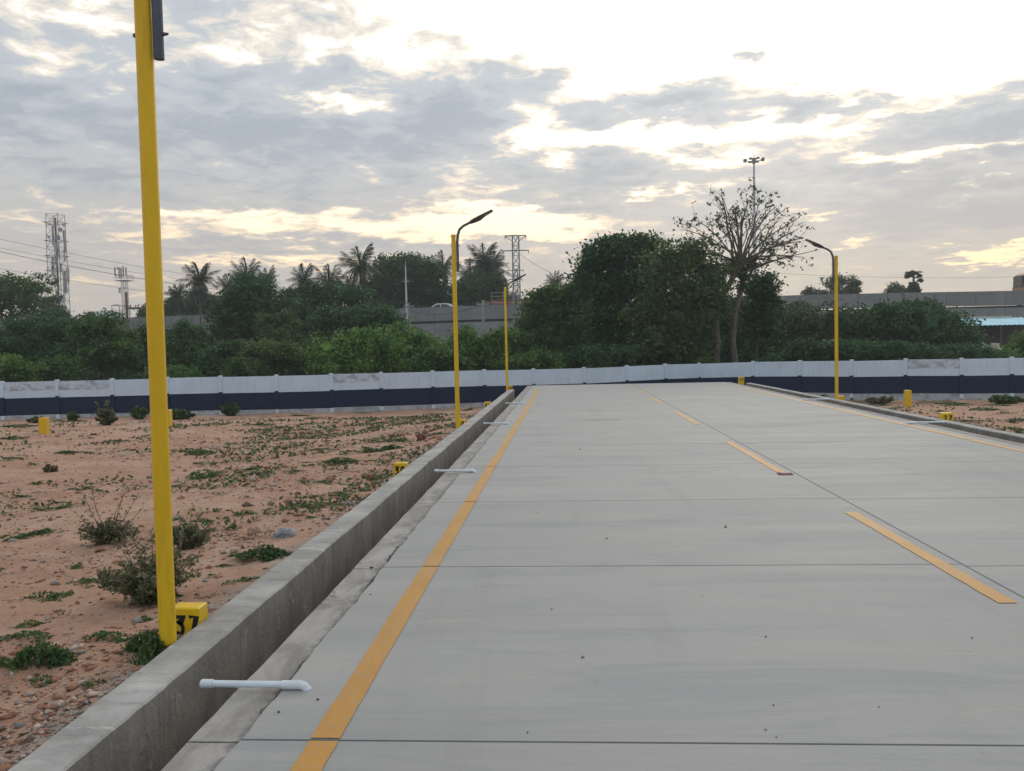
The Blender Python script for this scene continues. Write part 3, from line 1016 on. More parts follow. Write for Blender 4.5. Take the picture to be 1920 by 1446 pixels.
# ------------------------------------------------------------------ lamp posts
def lamp_post(x, y, side, label, tilt=0.0):
    root = empty('lamp_post', (x, y, -0.1), 0, label, 'street lamp', 'yellow lamp posts along the road')
    p = MB()
    r = 0.043
    n = 12
    p.tube([(0, 0, -0.4), (0, 0, 3.80)], r, 28, caps=False)
    p.build('pole', M_YEL, root, smooth=True)
    c = MB()
    c.tube([(0, 0, 3.79), (0, 0, 3.825), (0, 0, 3.832)], [r + 0.004, r + 0.004, r - 0.004], 28)
    c.build('cap', M_YEL, root)
    a = MB()
    s = side
    pts = [(s * 0.074, 0, 3.115), (s * 0.074, 0, 3.70), (s * 0.085, 0, 3.82), (s * 0.125, 0, 3.93), (s * 0.20, 0, 3.995), (s * 0.36, 0, 4.07)]
    a.tube(pts, [0.027] * 4 + [0.026, 0.025], 12)
    a.build('arm', M_ARM, root, smooth=False)
    for z in (3.24, 3.62):
        b = MB()
        b.tube([(s * 0.095, 0, z), (s * 0.128, 0, z)], [0.012, 0.006], 6)
        b.build('bolt', M_ARM, root)
        b = MB()
        b.tube([(-s * 0.055, 0, z), (-s * 0.044, 0, z)], 0.012, 6)
        b.build('bolt', M_ARM, root)
    h = MB()
    # LED head: a slim tapering paddle rising away from the pole
    u = Vector((s * math.cos(R(27)), 0, math.sin(R(27))))
    k = Vector((-s * math.sin(R(27)), 0, math.cos(R(27))))
    w = Vector((0, 1, 0))
    b0 = Vector((s * 0.33, 0, 4.055))
    prof = [(0.0, 0.030, -0.028, 0.028), (0.08, 0.055, -0.040, 0.036), (0.20, 0.085, -0.050, 0.030), (0.30, 0.095, -0.026, 0.024), (0.46, 0.075, -0.020, 0.018), (0.50, 0.055, -0.016, 0.012)]
    v = []
    for (t, hw, lo, hi) in prof:
        for (q, e) in ((-hw, lo), (hw, lo), (hw, hi * 0.4), (hw * 0.6, hi), (-hw * 0.6, hi), (-hw, hi * 0.4)):
            v.append(b0 + u * t + w * q + k * e)
    f = []
    for i in range(len(prof) - 1):
        for j in range(6):
            f.append((i * 6 + j, i * 6 + (j + 1) % 6, i * 6 + 6 + (j + 1) % 6, i * 6 + 6 + j))
    f += [(5, 4, 3, 2, 1, 0), tuple(30 + j for j in range(6))]
    h.add(v, f)
    hd = h.build('lamp_head', M_HEAD, root)
    g = MB()
    v = [b0 + u * t + w * q + k * e for (t, q, e) in ((0.31, -0.06, -0.029), (0.31, 0.06, -0.029), (0.45, 0.055, -0.0235), (0.45, -0.055, -0.0235))]
    v += [q + k * 0.004 for q in v]
    g.add(v, [(0, 3, 2, 1), (4, 5, 6, 7), (0, 1, 5, 4), (1, 2, 6, 5), (2, 3, 7, 6), (3, 0, 4, 7)])
    g.build('lens', M_LENS, hd)
    root.rotation_euler = (0, tilt, 0)
    return root


lamp_post(-2.115, 4.30, 1, 'nearest yellow lamp post, cut off by the picture top, beside the block numbered 37', 0.0)
lamp_post(-2.115, 16.55, 1, 'yellow lamp post with lit sky behind its head, beside the block ending in 0', 0.0)
lamp_post(-2.115, 31.0, 1, 'farthest yellow lamp post, at the left kerb end before the lattice pylon', 0.0)
lamp_post(7.115, 22.78, -1, 'yellow lamp post on the right kerb, its head pointing left over the road', 0.0)

# ------------------------------------------------------------------ numbered yellow blocks and plain yellow posts
def arc(cx, cy, rx, ry, a0, a1, n=10):
    return [(cx + rx * math.cos(R(a0 + (a1 - a0) * i / n)), cy + ry * math.sin(R(a0 + (a1 - a0) * i / n))) for i in range(n + 1)]


DIGITS = {
    '0': [arc(.5, .5, .38, .46, 0, 360, 20)],
    '1': [[(.22, .78), (.52, .97), (.52, .0)]],
    '2': [arc(.48, .70, .36, .27, 165, -30, 10) + [(.12, .04), (.9, .04)]],
    '3': [[(.06, .95), (.86, .95), (.42, .58)] + arc(.44, .31, .40, .28, 80, -150, 12)],
    '4': [[(.68, .0), (.68, .97), (.06, .30), (.95, .30)]],
    '7': [[(.06, .95), (.90, .95), (.38, .0)]],
    '9': [arc(.5, .66, .36, .30, 0, 360, 16), arc(.5, .66, .36, .62, 0, -75, 8)],
}


def digit_mesh(mb, ch, x0, z0, w, h, t, y):
    for line in DIGITS[ch]:
        pts = [(x0 + p[0] * w, z0 + p[1] * h) for p in line]
        L, Rr = [], []
        for i, p in enumerate(pts):
            a = pts[max(i - 1, 0)]
            b = pts[min(i + 1, len(pts) - 1)]
            dxx, dzz = b[0] - a[0], b[1] - a[1]
            l = math.hypot(dxx, dzz) or 1
            nx_, nz_ = -dzz / l, dxx / l
            k = t / 2
            if 0 < i < len(pts) - 1:
                d1 = Vector((p[0] - a[0], p[1] - a[1]))
                d2 = Vector((b[0] - p[0], b[1] - p[1]))
                if d1.length > 1e-6 and d2.length > 1e-6:
                    k = k / max(0.45, math.sqrt(max(0.05, (1 + d1.normalized().dot(d2.normalized())) / 2)))
            L.append((p[0] + nx_ * k, y, p[1] + nz_ * k))
            Rr.append((p[0] - nx_ * k, y, p[1] - nz_ * k))
        n = len(pts)
        mb.add(L + Rr, [(i, i + 1, n + i + 1, n + i) for i in range(n - 1)])


def block(x, y, num, label, top, rz=0.0, w=0.15, d=0.17, h=0.55, shift=0.0):
    root = empty('number_block', (x, y, top - h), rz, label, 'number block', 'numbered yellow plot blocks')
    b = MB()
    b.box((-w / 2, -d / 2, 0), (w / 2, d / 2, h), 0, 0.008)
    b.build('block', M_YEL, root)
    t = MB()
    dw, dh = w * 0.30, 0.105
    y_ = -d / 2 - 0.002
    if len(num) == 2:
        digit_mesh(t, num[0], -w * 0.40 + shift, h - 0.045 - dh, dw, dh, 0.021, y_)
        digit_mesh(t, num[1], w * 0.05 + shift, h - 0.045 - dh, dw, dh, 0.021, y_ - 0.0005)
    t.build('number', M_BLACK, root)
    return root


block(-2.156, 4.64, '37', 'near yellow block numbered 37 behind the kerb, right of the nearest lamp post', 0.085, 0.0, 0.17, 0.115, 0.55, 0.017)
block(-2.157, 10.92, '39', 'small yellow block numbered 39 half hidden behind the kerb, above a white pipe', 0.045, 0.0, 0.165, 0.13)
block(-2.156, 17.37, '40', 'yellow block ending in 0, tucked behind the second lamp post on the left', 0.065, 0.0, 0.17, 0.14, 0.55, 0.012)
block(-2.16, 23.5, '41', 'yellow block in the left lot between the second lamp post and the farthest one', 0.03, 0.0, 0.17, 0.14)
block(-2.03, 31.3, '43', 'tiny yellow block at the foot of the farthest lamp post', 0.12, 0.0, 0.17, 0.14, 1.2)
block(7.175, 16.5, '27', 'yellow block numbered 27 behind the right kerb in front of the red soil', 0.11, 0.0, 0.20, 0.16)
b25 = empty('number_block', (7.30, 23.1, -0.45), 0, 'low yellow block beside the foot of the right hand lamp post', 'number block', 'numbered yellow plot blocks')
_b = MB()
_b.box((-0.1, -0.08, 0), (0.1, 0.08, 0.50), 0, 0.008)
_b.build('block', M_YEL, b25)
block(6.75, 33.1, '24', 'distant yellow block numbered 24 on the far right corner of the road', 0.22, 0.0, 0.20, 0.16, 0.9)


def yellow_post(px, py_top, py_bot, Y, w, label, rz=0.2):
    a, b = at(px, py_bot, Y), at(px, py_top, Y)
    h = b.z - a.z
    root = empty('marker_post', (a.x, a.y, a.z - 0.3), rz, label, 'marker post', 'plain yellow marker posts in the lots')
    m = MB()
    m.box((-w / 2, -w / 2, 0), (w / 2, w / 2, 0.3 + h), 0, 0.015)
    m.build('post', M_YEL, root)
    gz = float(ground_z(a.x, a.y))
    root.location.z = gz - 0.3
    return root


yellow_post(83, 776, 807, 25.6, 0.22, 'plain yellow marker post standing alone on the red lot at the far left', 0.12)
yellow_post(314, 759, 792, 27.5, 0.25, 'plain yellow marker post almost hidden behind the nearest lamp post', 0.1)
yellow_post(1702, 714, 745, 34.2, 0.21, 'plain yellow marker post on the right in front of the stained wall panel', 0.05)

# ------------------------------------------------------------------ white drain pipes across the gutters
def pipe(x0, x1, y, z, label, sgn, r=0.0155):
    root = empty('drain_pipe', (x1, y, z), 0, label, 'pipe', 'white pipes lying across the gutters')
    L = x1 - x0
    p = MB()
    p.tube([(-L, 0.0, 0.004), (0, 0, 0)], r, 14)
    p.build('pipe', M_PVC, root, smooth=False)
    e = MB()
    free = -L if sgn < 0 else 0.0
    if sgn < 0:
        e.tube([(-L - 0.012, 0, 0.004), (-L - 0.006, 0, 0.004), (-L + 0.045, 0, 0.004)], [r * 0.9, r * 1.28, r * 1.28], 14)
        e.build('end_cap', M_PVC, root)
        b = MB()
        b.tube([(-0.08, 0, 0), (0.0, 0, 0), (0.02, 0, -0.006), (0.033, 0, -0.02), (0.036, 0, -0.05)], r * 1.28, 14)
        b.build('elbow', M_PVC, root)
    else:
        e.tube([(-0.045, 0, 0), (0.006, 0, 0), (0.012, 0, 0)], [r * 1.28, r * 1.28, r * 0.9], 14)
        e.build('end_cap', M_PVC, root)
        b = MB()
        b.tube([(-L + 0.08, 0, 0), (-L, 0, 0), (-L - 0.02, 0, -0.006), (-L - 0.033, 0, -0.02), (-L - 0.036, 0, -0.05)], r * 1.28, 14)
        b.build('elbow', M_PVC, root)
    return root


for x0, x1, y, lab, s in ((-1.645, -1.205, 3.66, 'nearest white plastic pipe with a capped end across the left gutter, close to the camera', -1),
                          (-1.60, -1.15, 10.25, 'white plastic pipe across the left gutter beside the block numbered 39', -1),
                          (-1.62, -1.15, 16.72, 'white plastic pipe across the left gutter beside the second lamp post', -1),
                          (-1.60, -1.15, 22.8, 'farthest white plastic pipe across the left gutter', -1),
                          (6.12, 6.74, 15.55, 'white plastic pipe across the right gutter beside the block numbered 27', 1),
                          (6.15, 6.80, 22.3, 'white plastic pipe across the right gutter near the right hand lamp post', 1)):
    pipe(x0, x1, y, 0.022, lab, s)

# ------------------------------------------------------------------ road stud
st = empty('road_stud', (2.482, 9.80, 0.0), 0, 'flat grey road stud with a pink reflector at the near end of a dash', 'road stud')
s_ = MB()
s_.add([(-.085, -.06, 0), (.085, -.06, 0), (.085, .06, 0), (-.085, .06, 0), (-.06, -.028, .024), (.06, -.028, .024), (.06, .028, .024), (-.06, .028, .024)],
       [(4, 5, 6, 7), (0, 1, 5, 4), (1, 2, 6, 5), (2, 3, 7, 6), (3, 0, 4, 7)])
s_.build('body', M_STUD, st)
s_ = MB()
s_.add([(-.062, -.055, .0068), (.062, -.055, .0068), (.05, -.034, .0222), (-.05, -.034, .0222)], [(0, 1, 2, 3)])
s_.build('reflector', M_REFL, st)

# ------------------------------------------------------------------ flyover behind the trees
FY = 92.0
f0, f1 = at(-500, 612, FY), at(2500, 533, FY)


def fly_top(x):
    """height of the parapet along X"""
    pts = [(-400, 607), (240, 596), (500, 585.5), (750, 578.5), (850, 574.8), (950, 571.5), (1250, 562), (1500, 553.5), (1700, 549), (1900, 545.5), (2400, 535)]
    X = [at(a, b, FY).x for a, b in pts]
    Z = [at(a, b, FY).z for a, b in pts]
    return float(np.interp(x, X, Z))


fly = empty('flyover', (0, FY, -1.1), 0, 'long grey concrete flyover on panelled walls crossing behind the trees', 'flyover')
x = f0.x
ci = 0
while x < f1.x:
    w = 3.0
    za, zb = fly_top(x), fly_top(x + w)
    b = MB()
    z0 = 1.1
    v = [(x + .02, -.12, za + z0 - 1.5), (x + w - .02, -.12, zb + z0 - 1.5), (x + w - .02, -.12, zb + z0), (x + .02, -.12, za + z0)]
    v += [(p[0], 0.25, p[2]) for p in v]
    b.add(v, [(0, 1, 2, 3), (7, 6, 5, 4), (3, 2, 6, 7), (0, 3, 7, 4), (1, 5, 6, 2), (0, 4, 5, 1)])
    b.build('parapet_panel', M_FLY, fly)
    x += w
pmb = MB()
pmb.box((-1.485, -0.09, -0.795), (1.485, 0.09, 0.795), 0, 0.0)
pan_me = pmb.mesh('wall_panel', M_FLY2)
x = f0.x
k = 0
while x < f1.x:
    top = fly_top(x) - 1.75 + 1.1 - (0.8 if k % 2 else 0.0)
    for j in range(4):
        link('wall_panel', pan_me, fly, (x + 1.5, 0.0 if (k + j) % 2 else 0.015, top - 0.8 - j * 1.6), (0.0, 0, 0))
    if k % 2:
        link('wall_panel', pan_me, fly, (x + 1.5, 0.0, top + 0.4), None, (1, 1, 0.5))
    x += 3.0
    k += 1
bk = MB()
bk.box((f0.x, 0.13, -0.5), (f1.x, 9.0, 5.95))
bk.build('deck', M_LEDGE, fly)


# ------------------------------------------------------------------ vehicles on the flyover
def wheel(parent, x, y, r):
    t = MB()
    t.tube([(x, y - 0.1, r), (x, y + 0.1, r)], r, 16)
    w = t.build('wheel', M_RUBBER, parent)
    h = MB()
    h.tube([(x, y - 0.112, r), (x, y - 0.1, r)], r * 0.6, 12)
    h.build('rim', M_STEEL, w)


def extrude_profile(mb, prof, y0, y1, mi=0, inset=0.0):
    n = len(prof)
    v = [(p[0], y0, p[1]) for p in prof] + [(p[0], y1, p[1]) for p in prof]
    mb.add(v, [tuple(range(n)), tuple(range(2 * n - 1, n - 1, -1))] + [(i, i + n, (i + 1) % n + n, (i + 1) % n) for i in range(n)], mi)


c = at(822, 570, 94.5)
deck_z = c.z - 1.72
car = empty('car', (c.x, 94.5, deck_z), 0, 'white car driving left on the flyover, only its upper half above the parapet', 'car')
b = MB()
extrude_profile(b, [(-2.2, .35), (2.15, .35), (2.2, .8), (2.1, 1.0), (1.6, 1.62), (1.0, 1.75), (-0.1, 1.72), (-1.05, 1.12), (-2.05, .95), (-2.25, .6)], -0.85, 0.85)
b.build('body', M_CARW, car)
for (q, nm) in (([(-0.85, 1.12), (-0.1, 1.60), (0.35, 1.63), (0.35, 1.12)], 'window'), ([(0.42, 1.12), (0.42, 1.63), (1.0, 1.63), (1.35, 1.45), (1.6, 1.12)], 'window')):
    for sy in (-1, 1):
        w = MB()
        ya, yb = (-0.862, -0.84) if sy < 0 else (0.84, 0.862)
        extrude_profile(w, q, ya, yb)
        w.build(nm, M_GLASS, car)
for xw in (-1.4, 1.35):
    for yw in (-0.78, 0.78):
        wheel(car, xw, yw, 0.34)

c = at(1909, 546, 94.5)
tr = empty('truck', (c.x, 94.5, c.z - 1.55), 0, 'orange brown truck at the right picture edge on the flyover', 'truck')
b = MB()
extrude_profile(b, [(-0.1, .5), (1.7, .5), (1.7, 3.5), (0.55, 3.5), (0.25, 3.25), (-0.05, 1.6)], -1.15, 1.15)
b.build('cab', M_TRUCK, tr)
w = MB()
extrude_profile(w, [(0.42, 1.9), (0.98, 1.9), (0.98, 2.9), (0.62, 2.9)], -1.165, -1.12)
w.build('window', M_CREAM, tr)
w = MB()
extrude_profile(w, [(1.1, 1.9), (1.55, 1.9), (1.55, 3.1), (1.1, 3.1)], -1.165, -1.12)
w.build('window', M_GLASS, tr)
w = MB()
w.box((-0.06, -0.9, 2.0), (0.30, 0.9, 3.1))
w.build('windscreen', M_GLASS, tr)
b = MB()
b.box((1.85, -1.2, 0.7), (7.5, 1.2, 3.1))
for i in range(9):
    b.box((1.85 + i * 0.68, -1.26, 0.75), (1.93 + i * 0.68, -1.2, 3.1))
b.build('cargo_body', M_LORRY, tr)
for xw in (0.7, 5.2, 6.4):
    for yw in (-1.0, 1.0):
        wheel(tr, xw, yw, 0.5)

c = at(962, 573, 95.5)
lo = empty('lorry', (c.x, 95.5, c.z - 1.45), 0, 'rust red and white lorry bed on the flyover behind the farthest left lamp post', 'lorry')
b = MB()
b.box((-2.4, -1.2, 1.45), (3.0, 1.2, 2.05))
for i in range(8):
    b.box((-2.4 + i * 0.74, -1.25, 1.45), (-2.3 + i * 0.74, -1.2, 2.05))
b.build('cargo_bed', M_LORRY, lo)
b = MB()
b.box((-2.4, -1.15, 0.9), (3.0, 1.15, 1.44))
b.build('chassis', M_TARP, lo)
b = MB()
for i in range(5):
    b.bar((-2.3 + i * 1.28, -1.15, 2.0), (-2.3 + i * 1.28, -1.15, 2.9), 0.03)
for z in (2.45, 2.85):
    b.bar((-2.4, -1.15, z), (3.0, -1.15, z), 0.03)
b.build('rail', M_TOWER, lo)
for xw in (-1.7, 1.3, 2.3):
    for yw in (-1.0, 1.0):
        wheel(lo, xw, yw, 0.45)

c = at(196, 590, 95.0)
va = empty('van', (c.x, 95.0, c.z - 1.6), 0, 'pale pickup van with a tubular rear frame on the flyover at the left', 'van')
b = MB()
extrude_profile(b, [(-2.2, .4), (1.3, .4), (1.3, 1.9), (-1.2, 1.98), (-1.9, 1.75), (-2.3, 1.2)], -0.9, 0.9)
b.build('body', M_CARW, va)
w = MB()
extrude_profile(w, [(-1.85, 1.25), (-0.6, 1.25), (-0.6, 1.8), (-1.5, 1.75)], -0.915, -0.89)
w.build('window', M_GLASS, va)
b = MB()
for pts in ([(1.35, -.8, .9), (1.35, -.8, 2.6), (1.9, -.8, 2.65), (2.6, -.8, 2.5), (2.6, -.8, .9)], [(1.35, .8, .9), (1.35, .8, 2.6), (1.9, .8, 2.65), (2.6, .8, 2.5), (2.6, .8, .9)]):
    b.tube(pts, 0.05, 6)
b.bar((1.35, -.8, 1.7), (2.6, -.8, 1.7), 0.04)
b.bar((1.35, -.8, 2.6), (1.35, .8, 2.6), 0.04)
b.bar((2.6, -.8, 2.5), (2.6, .8, 2.5), 0.04)
b.build('rear_frame', M_TOWER, va)
for xw in (-1.5, 1.6):
    for yw in (-0.8, 0.8):
        wheel(va, xw, yw, 0.38)

# ------------------------------------------------------------------ towers, pylons, poles, wires
def lattice(root, h, w0, w1, nseg, leg_r, brace_r, m_leg, m_br):
    def hw(t):
        return (w0 + (w1 - w0) * t) / 2
    for sx in (-1, 1):
        for sy in (-1, 1):
            l = MB()
            l.bar((sx * hw(0), sy * hw(0), 0), (sx * hw(1), sy * hw(1), h), leg_r)
            l.build('leg', m_leg, root)
    b = MB()
    for i in range(nseg):
        t0, t1 = i / nseg, (i + 1) / nseg
        a, c_ = hw(t0), hw(t1)
        z0, z1 = t0 * h, t1 * h
        for s in (-1, 1):
            b.bar((-a, s * a, z0), (c_, s * c_, z1), brace_r)
            b.bar((a, s * a, z0), (-c_, s * c_, z1), brace_r)
            b.bar((s * a, -a, z0), (s * c_, c_, z1), brace_r)
            b.bar((s * a, a, z0), (s * c_, -c_, z1), brace_r)
            b.bar((-c_, s * c_, z1), (c_, s * c_, z1), brace_r)
            b.bar((s * c_, -c_, z1), (s * c_, c_, z1), brace_r)
    b.build('bracing', m_br, root)


def antenna(root, x, y, z, h=1.6, w=0.28):
    a = MB()
    a.box((x - w / 2, y - 0.1, z), (x + w / 2, y + 0.1, z + h), 0, 0.04)
    o = a.build('antenna', M_STEEL, root)
    b = MB()
    b.bar((x, y + 0.16, z - 0.2), (x, y + 0.16, z + h + 0.2), 0.04)
    b.build('mount', M_TOWER, o)


def dish(root, x, y, z, r, m=None):
    d = MB()
    d.tube([(x, y, z), (x, y - 0.12, z), (x, y - 0.3, z)], [r * 0.4, r * 0.95, r], 16)
    d.build('dish', m or M_TOWER, root)


TY = 120.0
c = at(114, 640, TY)
tw = empty('telecom_tower', (c.x, TY, -1.1), 0, 'tall lattice telecom tower hung with antennas and a round dish, far left', 'telecom tower')
top = at(109, 402, TY).z + 1.1
lattice(tw, top, 2.2, 1.75, 15, 0.055, 0.022, M_STEEL, M_TOWER)
b = MB()
b.box((-0.11, -0.15, 0), (0.10, 0.05, top * 0.98))
b.build('cable_tray', M_RED, tw)
rt = random.Random(5)
sc = TY / F
for (px_, py_, hh) in ((97, 430, 1.9), (98, 448, 1.8), (97, 490, 2.2), (97, 505, 1.8), (118, 438, 1.6), (120, 457, 2.0), (119, 475, 2.2), (126, 512, 2.6), (105, 462, 1.7), (103, 485, 1.7), (108, 470, 1.4), (113, 500, 1.6), (121, 525, 1.2), (101, 520, 1.3)):
    q = at(px_, py_, TY - 1.5)
    antenna(tw, q.x - c.x, -1.25, q.z + 1.1 - hh / 2, hh * 0.8, rt.uniform(0.16, 0.30))
for (px_, py_, r_) in ((109, 446, 0.36), (114, 431, 0.3), (94, 421, 0.16), (120, 422, 0.16), (96, 517, 0.2), (125, 531, 0.2), (93, 445, 0.15)):
    q = at(px_, py_, TY - 1.7)
    dish(tw, q.x - c.x, -1.6, q.z + 1.1, r_, M_TOWER)
b = MB()
for py_ in (418, 452, 480, 508):
    q = at(109, py_, TY)
    zz = q.z + 1.1
    for s in (-1, 1):
        b.bar((-1.25, s * 1.1, zz), (1.25, s * 1.1, zz), 0.045)
        b.bar((s * 1.15, -1.2, zz), (s * 1.15, 1.2, zz), 0.045)
b.build('mount_ring', M_STEEL, tw)

TY2 = 150.0
c = at(238, 640, TY2)
tw2 = empty('telecom_tower', (c.x, TY2, -1.1), 0, 'smaller slender telecom mast with a railed antenna platform on its top', 'telecom tower')
top = at(237, 527, TY2).z + 1.1
lattice(tw2, top, 0.85, 0.8, 14, 0.045, 0.02, M_STEEL, M_TOWER)
b = MB()
b.box((-1.15, -1.1, top), (1.15, 1.1, top + 0.1))
b.build('platform', M_TOWER, tw2)
b = MB()
for z in (0.55, 1.0):
    for s in (-1, 1):
        b.bar((-1.15, s * 1.1, top + z), (1.15, s * 1.1, top + z), 0.035)
        b.bar((s * 1.15, -1.1, top + z), (s * 1.15, 1.1, top + z), 0.035)
for sx in (-1.15, 0, 1.15):
    for sy in (-1.1, 1.1):
        b.bar((sx, sy, top), (sx, sy, top + 1.0), 0.035)
b.build('railing', M_STEEL, tw2)
for (x_, z_, h_) in ((-1.05, 0.9, 1.6), (-0.25, 0.6, 1.9), (0.1, 0.5, 2.0), (0.5, 0.8, 1.9), (1.0, 0.9, 1.5)):
    antenna(tw2, x_, -1.2, top + z_, h_ * 0.9, 0.2)
for (px_, py_, r_) in ((230, 543, 0.22), (230, 548, 0.22), (226, 504, 0.18), (229, 513, 0.18)):
    q = at(px_, py_, TY2)
    dish(tw2, q.x - c.x, -0.8, q.z + 1.1, r_)

# slim pale mast in front of the big tower
def mast(name, px_, y_top, y_bot, Y, r0, r1, m, label, cat, arms=()):
    a = at(px_, y_bot, Y)
    t = at(px_, y_top, Y)
    root = empty(name, (a.x, Y, -1.1), 0, label, cat)
    h = t.z + 1.1
    p = MB()
    p.tube([(0, 0, 0), (0, 0, h)], [r0, r1], 10)
    p.build('shaft', m, root)
    b = MB()
    b.box((-r0 * 1.5, -r0 * 1.5, -0.1), (r0 * 1.5, r0 * 1.5, 0.12))
    b.build('base', M_FLY, root)
    return root, h


root, h = mast('guyed_mast', 123, 505, 620, 88.0, 0.13, 0.06, M_WPOLE, 'slim pale mast in front of the tall telecom tower', 'mast')
for z in (h - 0.4, h - 1.6):
    antenna(root, 0.25, 0, z - 0.9, 1.1, 0.22)
root, h = mast('light_mast', 763.5, 499, 620, 72.0, 0.17, 0.05, M_WPOLE, 'slim white tapering mast in front of the flyover, left of the second lamp post', 'mast')
b = MB()
b.bar((-0.22, 0, h - 1.3), (0.28, 0, h - 1.3), 0.03)
b.build('bracket', M_WPOLE, root)
b = MB()
b.bar((0, 0, h), (0, 0, h + 0.4), 0.02)
b.build('spike', M_WPOLE, root)

HY = 115.0
root, h = mast('high_mast_light', 1416.5, 300, 640, HY, 0.30, 0.12, M_WPOLE, 'very tall thin high mast light with a ring of floodlights, rising behind the bare tree', 'high mast light')
b = MB()
b.tube([(0, 0, h), (0, 0, h + 1.3)], [0.05, 0.02], 6)
b.build('spire', M_TOWER, root)
b = MB()
b.tube([(0, 0, h - 0.45), (0, 0, h + 0.25)], 0.26, 10)
b.build('hub', M_TOWER, root)
for k in range(8):
    a = 2 * math.pi * k / 8 + 0.2
    d = Vector((math.cos(a), math.sin(a), 0))
    ar = MB()
    ar.bar((d.x * 0.2, d.y * 0.2, h - 0.25), (d.x * 1.15, d.y * 1.15, h - 0.05), 0.035)
    o = ar.build('arm', M_TOWER, root)
    fl = MB()
    q = d * 1.22
    fl.box((q.x - 0.2, q.y - 0.2, h - 0.12), (q.x + 0.2, q.y + 0.2, h + 0.12), 0, 0.05)
    fl.build('floodlight', M_STEEL, o)


def pylon(px_, y_top, Y, w, label, cross, vbrace=True):
    t = at(px_, y_top, Y)
    root = empty('power_pylon', (t.x, Y, -1.1), 0, label, 'pylon')
    h = t.z + 1.1
    lattice(root, h, w * 1.25, w, int(h / (w * 1.5)), 0.05, 0.022, M_TOWER, M_TOWER)
    for i, (py_, half) in enumerate(cross):
        z = at(px_, py_, Y).z + 1.1
        b = MB()
        b.box((-half, -0.06, z - 0.05), (half, 0.06, z + 0.05))
        if i == 0 and vbrace:
            for s in (-1, 1):
                b.bar((s * half, 0, z), (s * w / 2, 0, z - 0.55), 0.035)
        o = b.build('crossarm', M_TOWER, root)
        for s in (-1, 1):
            q = MB()
            q.tube([(s * (half - 0.03), 0, z - 0.28), (s * (half - 0.03), 0, z - 0.05)], [0.035, 0.05], 8)
            q.build('insulator', M_PORC, o)
    return root


pylon(966.5, 442, 82.0, 0.60, 'square lattice power pylon with two crossarms against the golden sky', [(442, 1.02), (470, 1.24)])
pylon(966, 505, 118.0, 0.62, 'smaller farther lattice pylon seen through the legs of the nearer one', [(507, 1.15), (524, 0.95)], False)


def upole(px_, y_top, Y, label, r=0.11, m=None, group=None):
    t = at(px_, y_top, Y)
    root = empty('utility_pole', (t.x, Y, -1.1), 0, label, 'utility pole', group)
    h = t.z + 1.1
    p = MB()
    p.tube([(0, 0, 0), (0, 0, h)], [r * 1.2, r], 8)
    p.build('shaft', m or M_TOWER, root)
    b = MB()
    b.box((-0.45, -0.04, h - 0.32), (0.45, 0.04, h - 0.22))
    o = b.build('crossarm', m or M_TOWER, root)
    for x_ in (-0.4, 0.0, 0.4):
        q = MB()
        q.tube([(x_, 0, h - 0.22), (x_, 0, h - 0.08)], [0.03, 0.05], 8)
        q.build('insulator', M_PORC, o)
    return root


upole(766.5, 569, 71.0, 'thin dark utility pole close beside the white mast', 0.11)
upole(905.5, 563, 58.0, 'grey utility pole standing in the vines in front of the flyover', 0.10, M_STEEL)
upole(1080, 527, 84.0, 'short utility pole peeping out left of the tall vine covered tree', 0.09)
# two-legged pole with one long crossarm
c = at(236.5, 548, 84.0)
hp = empty('h_frame_pole', (c.x, 84.0, -1.1), 0, 'brown two legged power pole with crossarm and insulators left of the nearest lamp post', 'power pole')
h = c.z + 1.1
za = at(240, 578.5, 84.0).z + 1.1
for x_ in (0, 3.0):
    p = MB()
    p.tube([(x_, 0, 0), (x_, 0, h if x_ == 0 else za + 0.1)], 0.13, 8)
    p.build('leg', M_RED, hp)
b = MB()
b.box((-0.1, -0.16, za - 0.1), (3.3, -0.04, za + 0.1))
o = b.build('crossarm', M_RED, hp)
for x_ in (0.45, 1.25, 2.15, 2.9):
    q = MB()
    q.tube([(x_, -0.1, za + 0.1), (x_, -0.1, za + 0.28), (x_, -0.1, za + 0.36)], [0.03, 0.09, 0.04], 8)
    q.build('insulator', M_PORC, o)


def wire(p0, p1, sag, label, r=0.014, group='overhead wires'):
    a, b = at(*p0), at(*p1)
    pts = []
    for i in range(25):
        t = i / 24
        q = a.lerp(b, t)
        q.z -= sag * 4 * t * (1 - t)
        pts.append(q - a)
    m = MB()
    m.tube(pts, r, 5)
    o = m.build('overhead_wire', M_WIRE, None, a)
    tag(o, label, 'wire', group)
    return o


wire((-160, 412, 60), (764, 566, 71), 0.75, 'uppermost wire of those sloping down past the tall telecom tower', 0.012)
wire((-160, 430, 60), (766.5, 567, 71), 0.85, 'second wire from the top sloping down past the tall telecom tower', 0.012)
wire((-160, 434, 60), (769, 569, 71), 1.15, 'thickest wire sloping down past the tall telecom tower, third from the top', 0.020)
wire((-160, 474, 60), (766, 588, 71), 0.8, 'lowest wire sloping past the tall telecom tower', 0.013)
wire((766.5, 571, 71), (905, 565, 58), 0.35, 'wire strung between the thin dark pole and the grey pole in the vines', 0.014)
wire((769, 583, 71), (905, 570, 58), 0.5, 'sagging cable between the white mast and the grey pole in the vines', 0.03)
wire((905, 566, 58), (1080, 545, 84), 0.5, 'cable from the grey pole in the vines towards the pylon', 0.024)
wire((974, 476, 82), (1080, 528, 84), 0.35, 'wire falling from the pylon to the short pole by the vine covered tree', 0.016)
wire((1400, 509, 100), (2000, 516, 100), 0.5, 'faint wire in the sky right of the bare tree', 0.014)

